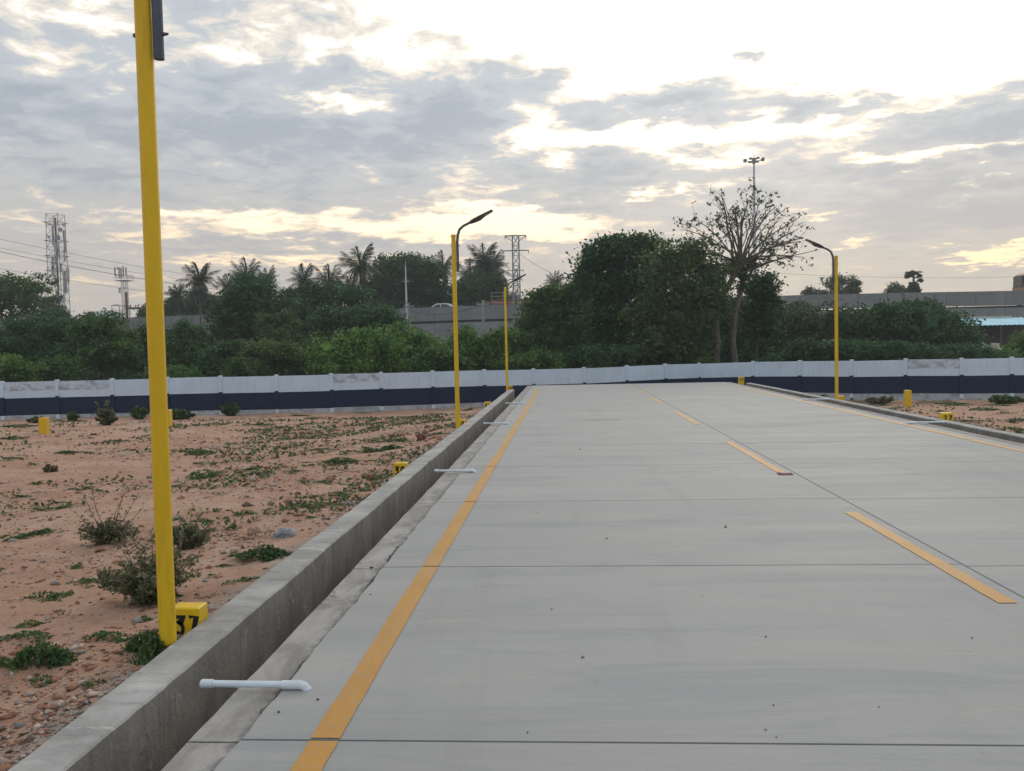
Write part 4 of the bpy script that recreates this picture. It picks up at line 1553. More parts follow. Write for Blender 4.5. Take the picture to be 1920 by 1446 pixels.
# ------------------------------------------------------------------ shed with the blue roof
c = at(1862, 606, 70.0)
sh = empty('shed', (c.x, 70.0, -1.1), 0, 'low dark shed with a bright blue sheet roof at the right edge', 'shed')
zr = at(1862, 611, 70.0).z + 1.1
hw = 2.9
b = MB()
for i in range(16):
    x0_, x1_ = -hw + i * 2 * hw / 16, -hw + (i + 1) * 2 * hw / 16
    xm = (x0_ + x1_) / 2
    za_, zb_ = zr, zr + 0.62
    v = [(x0_, -2.2, za_), (xm, -2.2, za_ + 0.05), (x1_, -2.2, za_), (x1_, 1.2, zb_), (xm, 1.2, zb_ + 0.05), (x0_, 1.2, zb_)]
    b.add(v + [(p[0], p[1], p[2] - 0.03) for p in v], [(0, 1, 4, 5), (1, 2, 3, 4), (11, 10, 7, 6), (10, 9, 8, 7), (0, 6, 7, 1), (1, 7, 8, 2)])
b.build('roof', M_BLUE, sh)
b = MB()
b.box((-hw, 1.0, 0), (hw + 3, 1.15, zr + 0.4))
b.build('back_wall', M_SHED, sh)
for x_ in (-hw + 0.1, -0.4, hw - 0.1):
    p = MB()
    p.tube([(x_, -2.05, 0), (x_, -2.05, zr - 0.01)], 0.06, 8)
    p.build('post', M_SHED, sh)
b = MB()
b.box((-2.6, 1.25, zr + 0.55), (2.1, 3.2, zr + 0.78))
b.build('rear_roof', M_CREAM, sh)
c = at(1838, 652, 66.0)
tv = at(1838, 633, 66.0)
tp = empty('covered_heap', (c.x, 66.0, -1.1), 0, 'pale tarpaulin covered heap under the blue roofed shed', 'covered heap')
b = MB()
hz = tv.z + 1.1
extrude_profile(b, [(-1.25, 0), (1.2, 0), (1.15, hz * 0.72), (0.7, hz * 0.78), (0.1, hz * 0.80), (-0.7, hz * 0.97), (-1.0, hz * 0.8)], -0.8, 0.8)
b.build('tarpaulin', M_TARP, tp)
b = MB()
extrude_profile(b, [(-0.2, hz * 0.5), (0.5, hz * 0.52), (0.55, hz * 0.56), (0.1, hz * 0.62)], -0.83, -0.79)
b.build('torn_hole', M_SHED, tp)
c = at(1866, 651, 64.0)
cb = empty('cream_drum', (c.x, 64.0, -1.1), 0, 'cream coloured square drum beside the tarpaulin heap under the shed', 'drum')
hz = at(1866, 645, 64.0).z + 1.1
b = MB()
b.box((-0.2, -0.2, 0), (0.2, 0.2, hz), 0, 0.03)
b.build('drum', M_CREAM, cb)
b = MB()
b.box((-0.21, -0.21, hz + 0.001), (0.21, 0.21, hz + 0.05), 0, 0.02)
b.build('lid', M_TARP, cb)

# ------------------------------------------------------------------ trees and shrubs beyond the wall
G_SH = 'shrubs and vines along the back of the wall'
G_TR = 'trees beyond the boundary wall'
# far behind
px_tree('roadside_tree', 'hazy open crowned tree at the far left edge, left of the tall telecom tower', 'tree', (-60, 508, 92, 640), 80, M_LMID, seed=1, per=13, size=0.28, core=0.0, fill=0.45, group=G_TR)
px_tree('roadside_tree', 'small thin tree between the far left tree and the tall telecom tower', 'tree', (76, 542, 120, 640), 105, M_LDULL, seed=2, per=9, size=0.25, core=0.0, fill=0.5, group=G_TR)
px_tree('roadside_tree', 'low dark tree under the tall telecom tower', 'tree', (60, 580, 160, 650), 86, M_LDARK, seed=3, per=26, size=0.26, group=G_TR)
px_tree('roadside_tree', 'dark tree just right of the nearest lamp post, in front of small palms', 'tree', (262, 545, 420, 650), 106, M_LDARK, seed=4, per=26, size=0.3, group=G_TR,
        lobes=[(340, 588, 40, 32), (388, 585, 40, 34), (300, 598, 40, 28), (360, 615, 60, 34), (372, 562, 26, 20), (326, 566, 20, 18)])
px_tree('dense_tree', 'broad dark tree with palms behind it, left of the middle', 'tree', (392, 512, 572, 690), 66, M_LDARK, seed=5, per=30, size=0.26, nl=12, group=G_TR, full=0.7)
px_tree('dense_tree', 'dark tree right of the broad dark tree, below the palm row', 'tree', (530, 528, 700, 690), 70, M_LDARK, seed=6, per=30, size=0.26, nl=11, group=G_TR, full=0.7)
px_tree('dense_tree', 'round topped dark tree behind the slim white mast', 'tree', (675, 478, 838, 600), 104, M_LDARK, seed=7, per=30, size=0.34, group=G_TR,
        lobes=[(760, 530, 60, 50), (735, 520, 40, 35), (770, 505, 42, 28), (795, 525, 38, 36), (715, 550, 40, 30), (690, 560, 34, 28), (820, 560, 30, 30), (745, 570, 60, 30)])
px_tree('dense_tree', 'dark trees foot below the palms right of the second lamp post', 'tree', (838, 512, 948, 590), 102, M_LDARK, seed=8, per=26, size=0.32, group=G_TR)
px_tree('dense_tree', 'dark tree in front of the flyover below the slim white mast', 'tree', (590, 572, 745, 690), 60, M_LDARK, seed=9, per=30, size=0.24, group=G_TR, nl=10, full=0.75)
px_tree('vine_covered_tree', 'dark rounded vine covered tree left of the tall group, in front of a small palm', 'tree', (968, 536, 1112, 700), 58, M_LMID, seed=10, per=36, size=0.22, group=G_TR,
        lobes=[(1010, 570, 32, 30), (1000, 620, 34, 45), (1045, 585, 38, 36), (1085, 560, 28, 34), (1040, 640, 50, 50), (1090, 630, 40, 55), (1062, 553, 22, 18), (1030, 548, 18, 12)])
px_tree('vine_covered_tree', 'tall dark tree smothered in vines, left of the bare branched tree', 'tree', (1075, 438, 1240, 700), 54, M_LDARK, seed=11, per=36, size=0.22, group=G_TR,
        lobes=[(1120, 490, 42, 34), (1160, 470, 38, 32), (1205, 472, 38, 30), (1100, 520, 26, 36), (1150, 540, 60, 60), (1210, 540, 50, 60), (1145, 620, 60, 70), (1200, 640, 50, 60), (1150, 455, 22, 16), (1195, 452, 20, 12)])
px_tree('leafy_tree', 'lighter green leafy tree with loose sprays, in front of the tall vine covered tree', 'tree', (1165, 446, 1400, 700), 50.5, M_LOLIVE, seed=12, per=26, size=0.2, group=G_TR, core=0.62,
        lobes=[(1255, 500, 52, 45), (1298, 482, 42, 34), (1335, 520, 36, 40), (1235, 560, 42, 42), (1295, 560, 55, 50), (1345, 570, 26, 26), (1215, 610, 34, 26), (1235, 640, 46, 40), (1270, 650, 40, 40), (1190, 590, 26, 20), (1312, 610, 30, 40), (1305, 665, 36, 30)])
px_tree('leafy_tree', 'leafy growth round the foot of the bare branched tree', 'tree', (1372, 478, 1462, 640), 55, M_LDARK, seed=13, per=26, size=0.22, group=G_TR, core=0.6,
        lobes=[(1420, 545, 34, 34), (1440, 560, 18, 46), (1410, 590, 34, 36), (1432, 610, 28, 40)])
px_tree('spreading_tree', 'low spreading tree in front of the flyover, left of the right hand lamp post', 'tree', (1440, 572, 1600, 690), 60, M_LDULL, seed=14, per=24, size=0.22, group=G_TR, core=0.6, nl=9, full=0.8)
px_tree('dense_tree', 'dark undergrowth tree behind the wall below the bare branched tree', 'tree', (1310, 560, 1540, 700), 61, M_LDARK, seed=15, per=30, size=0.22, group=G_TR,
        lobes=[(1370, 600, 44, 38), (1400, 580, 36, 26), (1340, 630, 40, 40), (1420, 630, 50, 40), (1480, 620, 50, 36), (1380, 660, 70, 34), (1500, 655, 44, 34)])
px_tree('dense_tree', 'wide dark dome shaped tree before the flyover, right of the right hand lamp post', 'tree', (1560, 552, 1835, 700), 58, M_LDARK, seed=16, per=34, size=0.22, group=G_TR,
        lobes=[(1700, 614, 95, 40), (1640, 622, 70, 42), (1760, 622, 62, 42), (1700, 650, 120, 45), (1600, 640, 50, 45), (1800, 650, 36, 40), (1720, 584, 50, 18), (1655, 592, 40, 18)])
px_tree('round_bush', 'round green bush by the shed at the right edge', 'bush', (1882, 622, 1990, 680), 56, M_LVINE, seed=17, per=26, size=0.18, group=G_SH, nl=7)
px_tree('round_bush', 'low green bush behind the stained wall panel on the right', 'bush', (1800, 660, 1900, 690), 52, M_LMID, seed=18, per=26, size=0.16, group=G_SH, nl=6, trunk=False)
px_tree('far_tree', 'small tree seen over the flyover just left of the right hand lamp post', 'tree', (1524, 514, 1592, 575), 130, M_LDULL, seed=19, per=10, size=0.32, core=0.0, fill=0.4, group=G_TR)
px_tree('far_tree', 'narrow thin tree seen over the flyover just right of the right hand lamp post', 'tree', (1586, 516, 1612, 575), 130, M_LDULL, seed=20, per=10, size=0.3, core=0.0, fill=0.4, group=G_TR)
px_tree('far_tree', 'tiny low tree top over the flyover beside the bare branched tree', 'tree', (1505, 540, 1535, 575), 130, M_LDULL, seed=21, per=9, size=0.3, core=0.0, group=G_TR)
px_tree('far_tree', 'low feathery tree top over the flyover left of the round fan palm', 'tree', (1655, 530, 1700, 575), 128, M_LDULL, seed=22, per=9, size=0.3, core=0.0, group=G_TR)
px_tree('far_tree', 'dark tree top behind the two legged brown pole', 'tree', (255, 570, 310, 640), 112, M_LDARK, seed=23, per=24, size=0.3, group=G_TR)
px_tree('far_tree', 'low dark trees below the pylon seen over the flyover', 'tree', (920, 548, 975, 590), 125, M_LDARK, seed=24, per=20, size=0.3, group=G_TR)

# near shrubs behind the wall
for i, (box, Y, m, lab, kw) in enumerate([
        ((-40, 590, 120, 710), 56, M_LDARK, 'dark shrub mass at the far left edge behind the wall', {}),
        ((70, 600, 170, 712), 52, M_LDARK, 'dark shrub below the tall telecom tower', {}),
        ((132, 586, 258, 705), 50, M_LMID, 'rounded green tree shrub left of the nearest lamp post', {}),
        ((-50, 672, 62, 735), 45, M_LVINE, 'bright yellow green bush low at the far left edge', {}),
        ((60, 668, 150, 722), 46.5, M_LMID, 'low green bush second from the far left edge', {}),
        ((225, 610, 320, 712), 55, M_LDARK, 'dark shrub hidden partly by the nearest lamp post', {}),
        ((306, 596, 385, 705), 52, M_LMID, 'upright green shrub right of the nearest lamp post', {}),
        ((372, 640, 470, 708), 49, M_LDARK, 'dark low shrub left of the pale green shrub pair', {}),
        ((462, 645, 560, 706), 46, M_LOLIVE, 'pale green shrub with a pointed top before the dark trees', {}),
        ((488, 582, 582, 690), 57, M_LOLIVE, 'taller mid green shrub rising in front of the broad dark tree', {}),
        ((420, 675, 500, 712), 47.5, M_LMID, 'smallest green shrub at the foot of the pale shrub pair', {}),
        ((560, 622, 775, 704), 47, M_LVINE, 'large bright vine covered mound left of the slim white mast', dict(lobes=[(640, 665, 60, 38), (690, 650, 50, 34), (600, 678, 40, 30), (730, 675, 46, 34), (660, 690, 90, 30), (675, 638, 30, 18)])),
        ((705, 610, 850, 700), 51, M_LVINE, 'bright vine mound at the foot of the slim white mast', dict(lobes=[(760, 640, 44, 30), (730, 655, 40, 36), (800, 655, 40, 30), (770, 675, 70, 30), (830, 672, 30, 26)])),
        ((785, 646, 870, 700), 46.5, M_LMID, 'green vine mound directly left of the second lamp post', dict(lobes=[(820, 672, 40, 22), (800, 682, 34, 20), (850, 680, 34, 22), (830, 690, 50, 18)])),
        ((845, 616, 960, 700), 50, M_LVINE, 'bright vines round the grey utility pole', dict(lobes=[(870, 640, 34, 26), (910, 650, 36, 30), (885, 668, 44, 30), (935, 660, 34, 34), (900, 685, 60, 20), (945, 632, 24, 18)])),
        ((940, 620, 1010, 700), 50.5, M_LMID, 'green vines behind the farthest left lamp post', {}),
        ((930, 660, 1060, 700), 47, M_LMID, 'low green vines over the wall right of the farthest left lamp post', dict(lobes=[(970, 682, 40, 18), (1010, 680, 44, 20), (1045, 685, 30, 18)])),
        ((1050, 650, 1180, 696), 48, M_LDARK, 'dark low shrub below the tall vine covered tree', {}),
        ((1180, 592, 1335, 692), 53, M_LDARK, 'dark low shrub below the lighter leafy tree', {}),
        ((1440, 640, 1600, 690), 50, M_LDARK, 'dark low shrub left of the right hand lamp post', {}),
        ((280, 690, 360, 720), 43, M_LMID, 'low weeds just over the wall beside the nearest lamp post', {}),
        ((1590, 640, 1740, 690), 50.5, M_LDARK, 'dark low shrub right of the right hand lamp post', {}),
        ((1740, 645, 1860, 690), 51, M_LDARK, 'dark low shrub in front of the shed', {})]):
    px_tree('shrub', lab, 'shrub', box, Y, m, seed=40 + i, per=40, size=0.17 if m is not M_LVINE else 0.19, group=G_SH, nl=8, trunk=(box[3] - box[1] > 70), full=0.8, clump=0.24, **kw)

# dark undergrowth far behind, one mass
ug = []
rg = np.random.default_rng(77)
for k in range(46):
    px_ = -300 + k * 54 + rg.uniform(-12, 12)
    if 745 < px_ < 965 or 1795 < px_:
        continue
    q = at(px_, 640, rg.uniform(72, 80))
    hh = rg.uniform(1.6, 2.5)
    ug.append((q.x, q.y, -1.1 + hh * 0.5, rg.uniform(2.2, 3.4), 1.6, hh))
for px_ in (760, 800, 840, 880, 920, 955):
    q = at(px_, 640, 68)
    ug.append((q.x, q.y, -0.7, 2.4, 1.4, 1.25))
tag(link('undergrowth', crown_mesh('undergrowth', ug, 16, 0.3, M_LDARK, rg, 0.4)), kind='stuff')

# ------------------------------------------------------------------ the bare branched tree
bt = empty('bare_branched_tree', (0, 0, 0), 0, 'big tree with bare fanning branches and leaf tufts only at the branch tips', 'tree', G_TR)
BY = 52.0
base_p = at(1345, 690, BY)
bt.location = (base_p.x, BY, -1.1)
S = BY / F


def P(px_, py_, dy=0.0):
    q = at(px_, py_, BY)
    return Vector((q.x - base_p.x, dy, q.z + 1.1))


t = MB()
t.tube([P(1338, 712), P(1341, 680), P(1345, 640), P(1340, 600), P(1352, 560), P(1372, 525), P(1382, 500)], [0.30, 0.25, 0.22, 0.20, 0.18, 0.17, 0.16], 10)
t.build('trunk', M_BARKG, bt, smooth=True)
t = MB()
t.tube([P(1385, 712, .4), P(1381, 680, .4), P(1376, 640, .4), P(1380, 590, .3), P(1390, 545, .2), P(1398, 505, .1)], [0.25, 0.21, 0.19, 0.17, 0.16, 0.14], 10)
t.build('trunk', M_BARKG, bt, smooth=True)
t = MB()
t.tube([P(1345, 640), P(1328, 605), P(1312, 570), P(1300, 540)], [0.16, 0.13, 0.10, 0.07], 8)
t.build('branch', M_BARKG, bt, smooth=True)
rb = random.Random(11)
tips = []
LIMBS = []
_fork = [(1384, 512), (1390, 502), (1398, 515), (1378, 520), (1404, 528), (1388, 492), (1396, 488)]
for k in range(40):
    ang = -14 + 206 * (k + 0.5) / 40 + rb.uniform(-4, 4)
    rr = rb.choice((1.0, 0.97, 0.93, 0.74, 0.6, 0.86))
    ex, ey = 1388 + 136 * rr * math.cos(R(ang)), 486 - (118 if ang > 0 else 60) * rr * math.sin(R(ang))
    s0 = rb.choice(_fork)
    # limbs leave steeply and bend outward
    mx_, my_ = s0[0] + (ex - s0[0]) * 0.42, s0[1] + (ey - s0[1]) * (0.66 if 20 < ang < 160 else 0.5) - 10
    LIMBS.append((s0, (mx_, my_), (ex, ey), rb.uniform(0.045, 0.085)))


def branch(mb, a, m_, b, r, depth, dy0, dy1):
    n = 7
    pts = []
    for i in range(n):
        t = i / (n - 1)
        q = a * (1 - t) ** 2 + m_ * 2 * t * (1 - t) + b * t * t
        q = q + Vector((rb.uniform(-.05, .05), rb.uniform(-.06, .06), rb.uniform(-.05, .05))) * (0.0 if i == 0 else 1.0)
        pts.append(q)
    mb.tube(pts, [r * (1 - 0.72 * i / (n - 1)) for i in range(n)], 6)
    tips.append(pts[-1])
    if depth > 0:
        for k in range(rb.choice((3, 3, 4, 4))):
            i = rb.randint(2, 5)
            d = (pts[i + 1] - pts[i]).normalized()
            L = (b - a).length * rb.uniform(0.20, 0.38)
            side = Vector((-d.z, rb.uniform(-.7, .7), d.x)) * rb.choice((-1, 1))
            e = pts[i] + (d * 0.9 + side * rb.uniform(0.3, 0.65) + Vector((0, 0, 0.18))) * L
            mm = pts[i] + d * L * 0.55
            branch(mb, pts[i], mm, e, r * (1 - 0.72 * i / (n - 1)) * 0.62, depth - 1, 0, 0)


for (a, m_, b, r) in LIMBS:
    mb = MB()
    dy = rb.uniform(-3.0, 3.0)
    branch(mb, P(a[0], a[1], 0.1), P(m_[0], m_[1], dy * 0.4), P(b[0], b[1], dy), r * 0.95, 2, 0, dy)
    mb.build('branch', M_BARKG, bt, smooth=True)
pts = []
for q in tips:
    n = rb.choice((0, 0, 1, 2, 3, 5, 7))
    for k in range(n):
        pts.append((q.x + rb.gauss(0, 0.065), q.y + rb.gauss(0, 0.065), q.z - abs(rb.gauss(0, 0.13)) + 0.03))
rg = np.random.default_rng(12)
link('crown', quads_mesh('crown', leaf_quads(np.array(pts), 0.10, 0.0, rg, 2.2), M_LDULL), bt)
# ivy clinging round the fork
iv = crown_mesh('ivy', [tuple(P(1392, 515, 0)) + (0.35, 0.35, 0.9), tuple(P(1372, 500, 0)) + (0.3, 0.3, 0.5), tuple(P(1415, 498, 0)) + (0.35, 0.3, 0.35), tuple(P(1345, 560, 0)) + (0.5, 0.4, 0.8)], 40, 0.16, M_LDARK, rg, 0.15, 0.3, 0.5)
link('ivy', iv, bt)

# ------------------------------------------------------------------ palms
def frond_mesh(L, droop, seed, width=0.55):
    rg = np.random.default_rng(seed)
    n = 15
    pts = []
    for i in range(n):
        t = i / (n - 1)
        pts.append(np.array([L * t * (1 - 0.18 * droop * t), 0, L * (0.45 * t - (0.35 + 0.75 * droop) * t * t)]))
    Q = []
    for i in range(n - 1):
        a, b = pts[i], pts[i + 1]
        w = 0.03
        Q.append([a + [0, -w, 0], b + [0, -w, 0], b + [0, w, 0], a + [0, w, 0]])
        t = i / (n - 1)
        ll = L * 0.34 * math.sin(math.pi * min(1, 0.15 + 0.9 * t)) ** 0.7 + 0.05
        for s in (-1, 1):
            for h in (0.0, 0.5):
                o = a + (b - a) * h
                tip = o + np.array([ll * 0.55, s * ll * width * rg.uniform(0.7, 1.1), -ll * rg.uniform(0.45, 0.85)])
                d = (b - a) * 0.34
                mid = (o + tip) / 2 + [0, 0, 0.05 * ll]
                Q.append([o, mid + d * 0.6, tip, mid - d * 0.4])
    return quads_mesh('frond', np.array(Q), M_LPALM)


FRONDS = [frond_mesh(1.0, d, 50 + i) for i, d in enumerate((0.1, 0.35, 0.65, 1.0))]


def palm(px_, py_, rad_px, Y, label, seed, n=26, lean=0.0, base_z=-1.1, dead=0):
    c = at(px_, py_, Y)
    rg = random.Random(seed)
    root = empty('coconut_palm', (c.x, Y, base_z), 0, label, 'palm tree', 'coconut palms behind the trees')
    h = c.z - base_z
    t = MB()
    pts = [(lean * (1 - i / 6) ** 2, 0, h * i / 6) for i in range(7)]
    t.tube(pts, [0.20 - 0.075 * i / 6 for i in range(7)], 8)
    t.build('trunk', M_BARK, root, smooth=True)
    L = rad_px * Y / F * 1.32
    for k in range(n):
        a = k * 2.399 + rg.uniform(-.2, .2)
        e = k / (n - 1)                              # 0 upright young .. 1 hanging old
        me = FRONDS[min(3, int(e * 4))]
        pitch = 66 - 112 * e + rg.uniform(-8, 8)
        o = link('frond', me, root, (0, 0, h), None, (L * rg.uniform(0.85, 1.1),) * 3)
        o.rotation_euler = (rg.uniform(-.3, .3), -R(pitch), a)
    nb = MB()
    for k in range(6):
        a = k * 1.05
        nb.ball((0.2 * math.cos(a), 0.2 * math.sin(a), h - 0.25), 0.13, 6, 4)
    nb.build('coconuts', M_LDULL, root)
    return root


for i, (px_, py_, r_, Y, lab) in enumerate([
        (374, 527, 34, 92, 'palm with a clear round crown right of the nearest lamp post'),
        (332, 556, 22, 96, 'half hidden palm close right of the nearest lamp post'),
        (462, 524, 34, 88, 'bushy palm rising from the broad dark tree'),
        (428, 540, 22, 90, 'low palm on the left shoulder of the broad dark tree'),
        (502, 527, 24, 92, 'palm with bent fronds right of the bushy palm'),
        (570, 530, 30, 90, 'upright palm in the middle of the palm row'),
        (617, 532, 32, 92, 'palm next to the feathery tall palm, on its left'),
        (676, 503, 40, 94, 'tall feathery palm with wide open fronds left of the round topped dark tree'),
        (652, 545, 26, 96, 'small palm under the tall feathery palm'),
        (831, 506, 28, 110, 'palm half hidden behind the second lamp post'),
        (884, 520, 30, 108, 'left and lower palm of the trio right of the second lamp post'),
        (908, 497, 38, 104, 'tallest palm of the trio right of the second lamp post'),
        (924, 508, 34, 106, 'right hand palm of the trio, with a visible curved trunk'),
        (1041, 533, 22, 112, 'small lone palm left of the tall vine covered tree')]):
    palm(px_, py_, r_, Y, lab, 300 + i, lean=0.5 if i == 12 else 0.0)

# fan palm: round skirt of old leaves, tuft on top
c = at(1713, 540, 125)
fp = empty('fan_palm', (c.x, 125, -1.1), 0, 'fan palm with round dark head and top tuft over the flyover', 'palm tree')
zc = c.z + 1.1
zt = at(1713, 513, 125).z + 1.1
t = MB()
t.tube([(0, 0, 0), (0, 0, zt)], [0.22, 0.14], 8)
t.build('trunk', M_BARK, fp)
rg = np.random.default_rng(5)
fan = []
for i in range(9):
    a0, a1 = -1.0 + i * 0.222, -1.0 + (i + 1) * 0.222
    am = (a0 + a1) / 2
    fan.append([np.array([0, 0, 0]), np.array([math.cos(a0) * .75, math.sin(a0) * .75, 0.03]), np.array([math.cos(am), math.sin(am), -0.10]), np.array([math.cos(a1) * .75, math.sin(a1) * .75, 0.03])])
fan_me = quads_mesh('fan_leaf', np.array(fan), M_LPALM)
for k in range(16):
    a = k * 2.4
    e = rg.uniform(-0.1, 0.9)
    q = link('fan_leaf', fan_me, fp, (math.cos(a) * 0.35, math.sin(a) * 0.35, zt + 0.05 - 0.25 * (k % 3)), None, (0.95,) * 3)
    q.rotation_euler = (rg.uniform(-.5, .5), -R(-20 + 55 * e), a)
sk = crown_mesh('dead_leaf_skirt', [(0, 0, zc - 0.25, 0.85, 0.85, 0.55), (0, 0, zc + 0.25, 0.55, 0.55, 0.5)], 70, 0.28, M_LPALM, rg, 0.16, 0.2, 0.85)
link('dead_leaf_skirt', sk, fp)
for q in ((0.95, 0, zt - 0.9, 0.3, 0.3, 0.24), (-0.85, 0, zt - 0.4, 0.28, 0.3, 0.22)):
    link('side_tuft', crown_mesh('side_tuft', [q], 60, 0.26, M_LPALM, rg, 0.12, 0.2, 0.6), fp)

# ------------------------------------------------------------------ the lots: weeds, shrubs, stones
def onground(px_, py_):
    z = -0.1
    for _ in range(14):
        q = on_z(px_, py_, z)
        z = 0.5 * z + 0.5 * float(ground_z(q.x, q.y))
    q = on_z(px_, py_, z)
    return Vector((q.x, q.y, float(ground_z(q.x, q.y))))


def patch_mesh(seed, m, n=220, hgt=0.10, leaf=0.05, stems=0):
    rg = np.random.default_rng(seed)
    nc = 14
    c = rg.normal(size=(nc, 2)) * np.array([0.30, 0.22])
    idx = rg.integers(0, nc, n)
    xy = c[idx] + rg.normal(size=(n, 2)) * 0.085
    rr = np.clip(1 - np.hypot(xy[:, 0] / 0.6, xy[:, 1] / 0.5), 0.08, 1)
    z = rg.random(n) * hgt * rr * 1.4
    return quads_mesh('leaves', leaf_quads(np.stack([xy[:, 0], xy[:, 1], z], 1), leaf, 0.5, rg), m)


PATCH = [patch_mesh(600 + i, M_LWEED, 420, 0.12 + 0.02 * i, 0.045) for i in range(4)]
DRY = [patch_mesh(620 + i, M_LDRY, 200, 0.15, 0.035) for i in range(2)]
WEEDS = [(126, 850), (15, 861), (371, 849), (371, 870), (386, 892), (478, 880), (493, 890), (549, 883), (574, 868), (604, 843), (686, 849), (152, 917), (336, 911), (242, 914),
         (30, 934), (62, 909), (124, 952), (414, 928), (553, 945), (596, 952), (457, 964), (577, 971), (424, 996), (379, 977), (360, 1000), (502, 1003), (424, 1063), (154, 1091),
         (22, 1129), (79, 1121), (116, 1153), (56, 1172), (221, 1180), (268, 1166), (199, 1200), (82, 1277), (176, 1286), (416, 1114), (52, 1196),
         (765, 766), (696, 790), (769, 793), (815, 777), (701, 803), (827, 814), (884, 769), (760, 827), (684, 848), (737, 852), (731, 893), (550, 780), (580, 785), (493, 797), (27, 823),
         (123, 850), (370, 848), (530, 803), (213, 828), (167, 822), (640, 770), (600, 782), (450, 785), (30, 800), (110, 790), (140, 790), (330, 1120), (150, 1065), (455, 1090), (610, 905), (30, 1010), (90, 1000),
         (1650, 760), (1690, 765), (1620, 762), (1735, 752), (1760, 772), (1800, 760), (1840, 768), (1870, 760), (1890, 775), (1830, 795), (1855, 805), (1900, 790), (1805, 790), (1600, 750), (1660, 748), (1910, 755), (1780, 757)]
rp = random.Random(21)
# things in the photograph that the weeds can be found by
MARKS = [('foot of the nearest lamp post', 313, 1200), ('big wild shrub', 285, 1085), ('bush with tall seed stalks', 205, 985), ('blue grey stone', 532, 995), ('block numbered 39', 752, 882),
         ('second lamp post foot', 860, 800), ('lone far left yellow post', 83, 792), ('bush with pale flowers', 199, 782), ('widest weed mat', 640, 866), ('dark red clod', 790, 822),
         ('dark mid wall bush', 432, 774), ('lower left dark clump', 80, 1228), ('dry twiggy bush', 95, 880), ('green bush right of the post', 352, 1005),
         ('right hand lamp post foot', 1569, 745), ('right yellow marker post', 1702, 732), ('block numbered 27', 1776, 784)]
RANK = ['nearest', 'second nearest', 'third nearest', 'fourth nearest', 'fifth nearest', 'sixth nearest', 'seventh nearest', 'eighth nearest', 'ninth nearest']
near = {}
kinds = []
for i, (px_, py_) in enumerate(WEEDS):
    dry = rp.random() < 0.16
    kinds.append(dry)
    best = min(MARKS, key=lambda q: math.hypot(q[1] - px_, (q[2] - py_) * 1.6))
    side = ('above' if py_ < best[2] else 'below') + (' and left of' if px_ < best[1] else ' and right of')
    near.setdefault((dry, best[0], side), []).append((math.hypot(best[1] - px_, best[2] - py_), i))
weed_label = {}
for (dry, nm, side), L in near.items():
    for k, (_, i) in enumerate(sorted(L)):
        weed_label[i] = ('dry brown weed' if dry else 'green weed') + ' ' + side + ' the ' + nm + (', ' + RANK[k] if len(L) > 1 else '')
for i, (px_, py_) in enumerate(WEEDS):
    g = onground(px_, py_)
    dist = g.y
    wide = min(0.9, (0.09 + 0.021 * dist) * rp.uniform(0.6, 1.5))
    dry = kinds[i]
    me = rp.choice(DRY if dry else PATCH)
    root = empty('dry_weed' if dry else 'weed_patch', g - Vector((0, 0, 0.012)), rp.uniform(-0.5, 0.5) + (math.pi if rp.random() < .5 else 0), weed_label[i],
                 'weed', ('dry weed tufts' if dry else 'green weed patches') + ' on the red earth')
    link('leaves', me, root, (0, 0, 0), None, (wide * rp.uniform(1.0, 1.7), wide, (min(wide, 0.5) * 0.9 + 0.06) * rp.uniform(0.5, 1.3)))

# larger, nameable clumps
for (px_, py_, w_, h_, m, lab) in ((640, 868, 0.62, 0.8, M_LWEED, 'widest flat green weed mat in the left lot, above the block numbered 39'),
                                   (80, 1240, 0.34, 1.6, M_LWEED, 'dark leafy green weed clump at the lower left edge'),
                                   (275, 1228, 0.32, 2.0, M_LWEED, 'dark green weed clump right at the left foot of the nearest lamp post'),
                                   (735, 842, 0.5, 0.9, M_LWEED, 'blackish weed mat lying beside the reddish clod'),
                                   (495, 1048, 0.5, 1.1, M_LWEED, 'long green weed mat beside the near kerb, above the block numbered 37')):
    g = onground(px_, py_)
    root = empty('weed_clump', g, 0, lab, 'weed')
    link('leaves', patch_mesh(int(px_), m, 1300, 0.16, 0.042), root, (0, 0, 0), None, (w_, w_ * 0.8, w_ * h_))


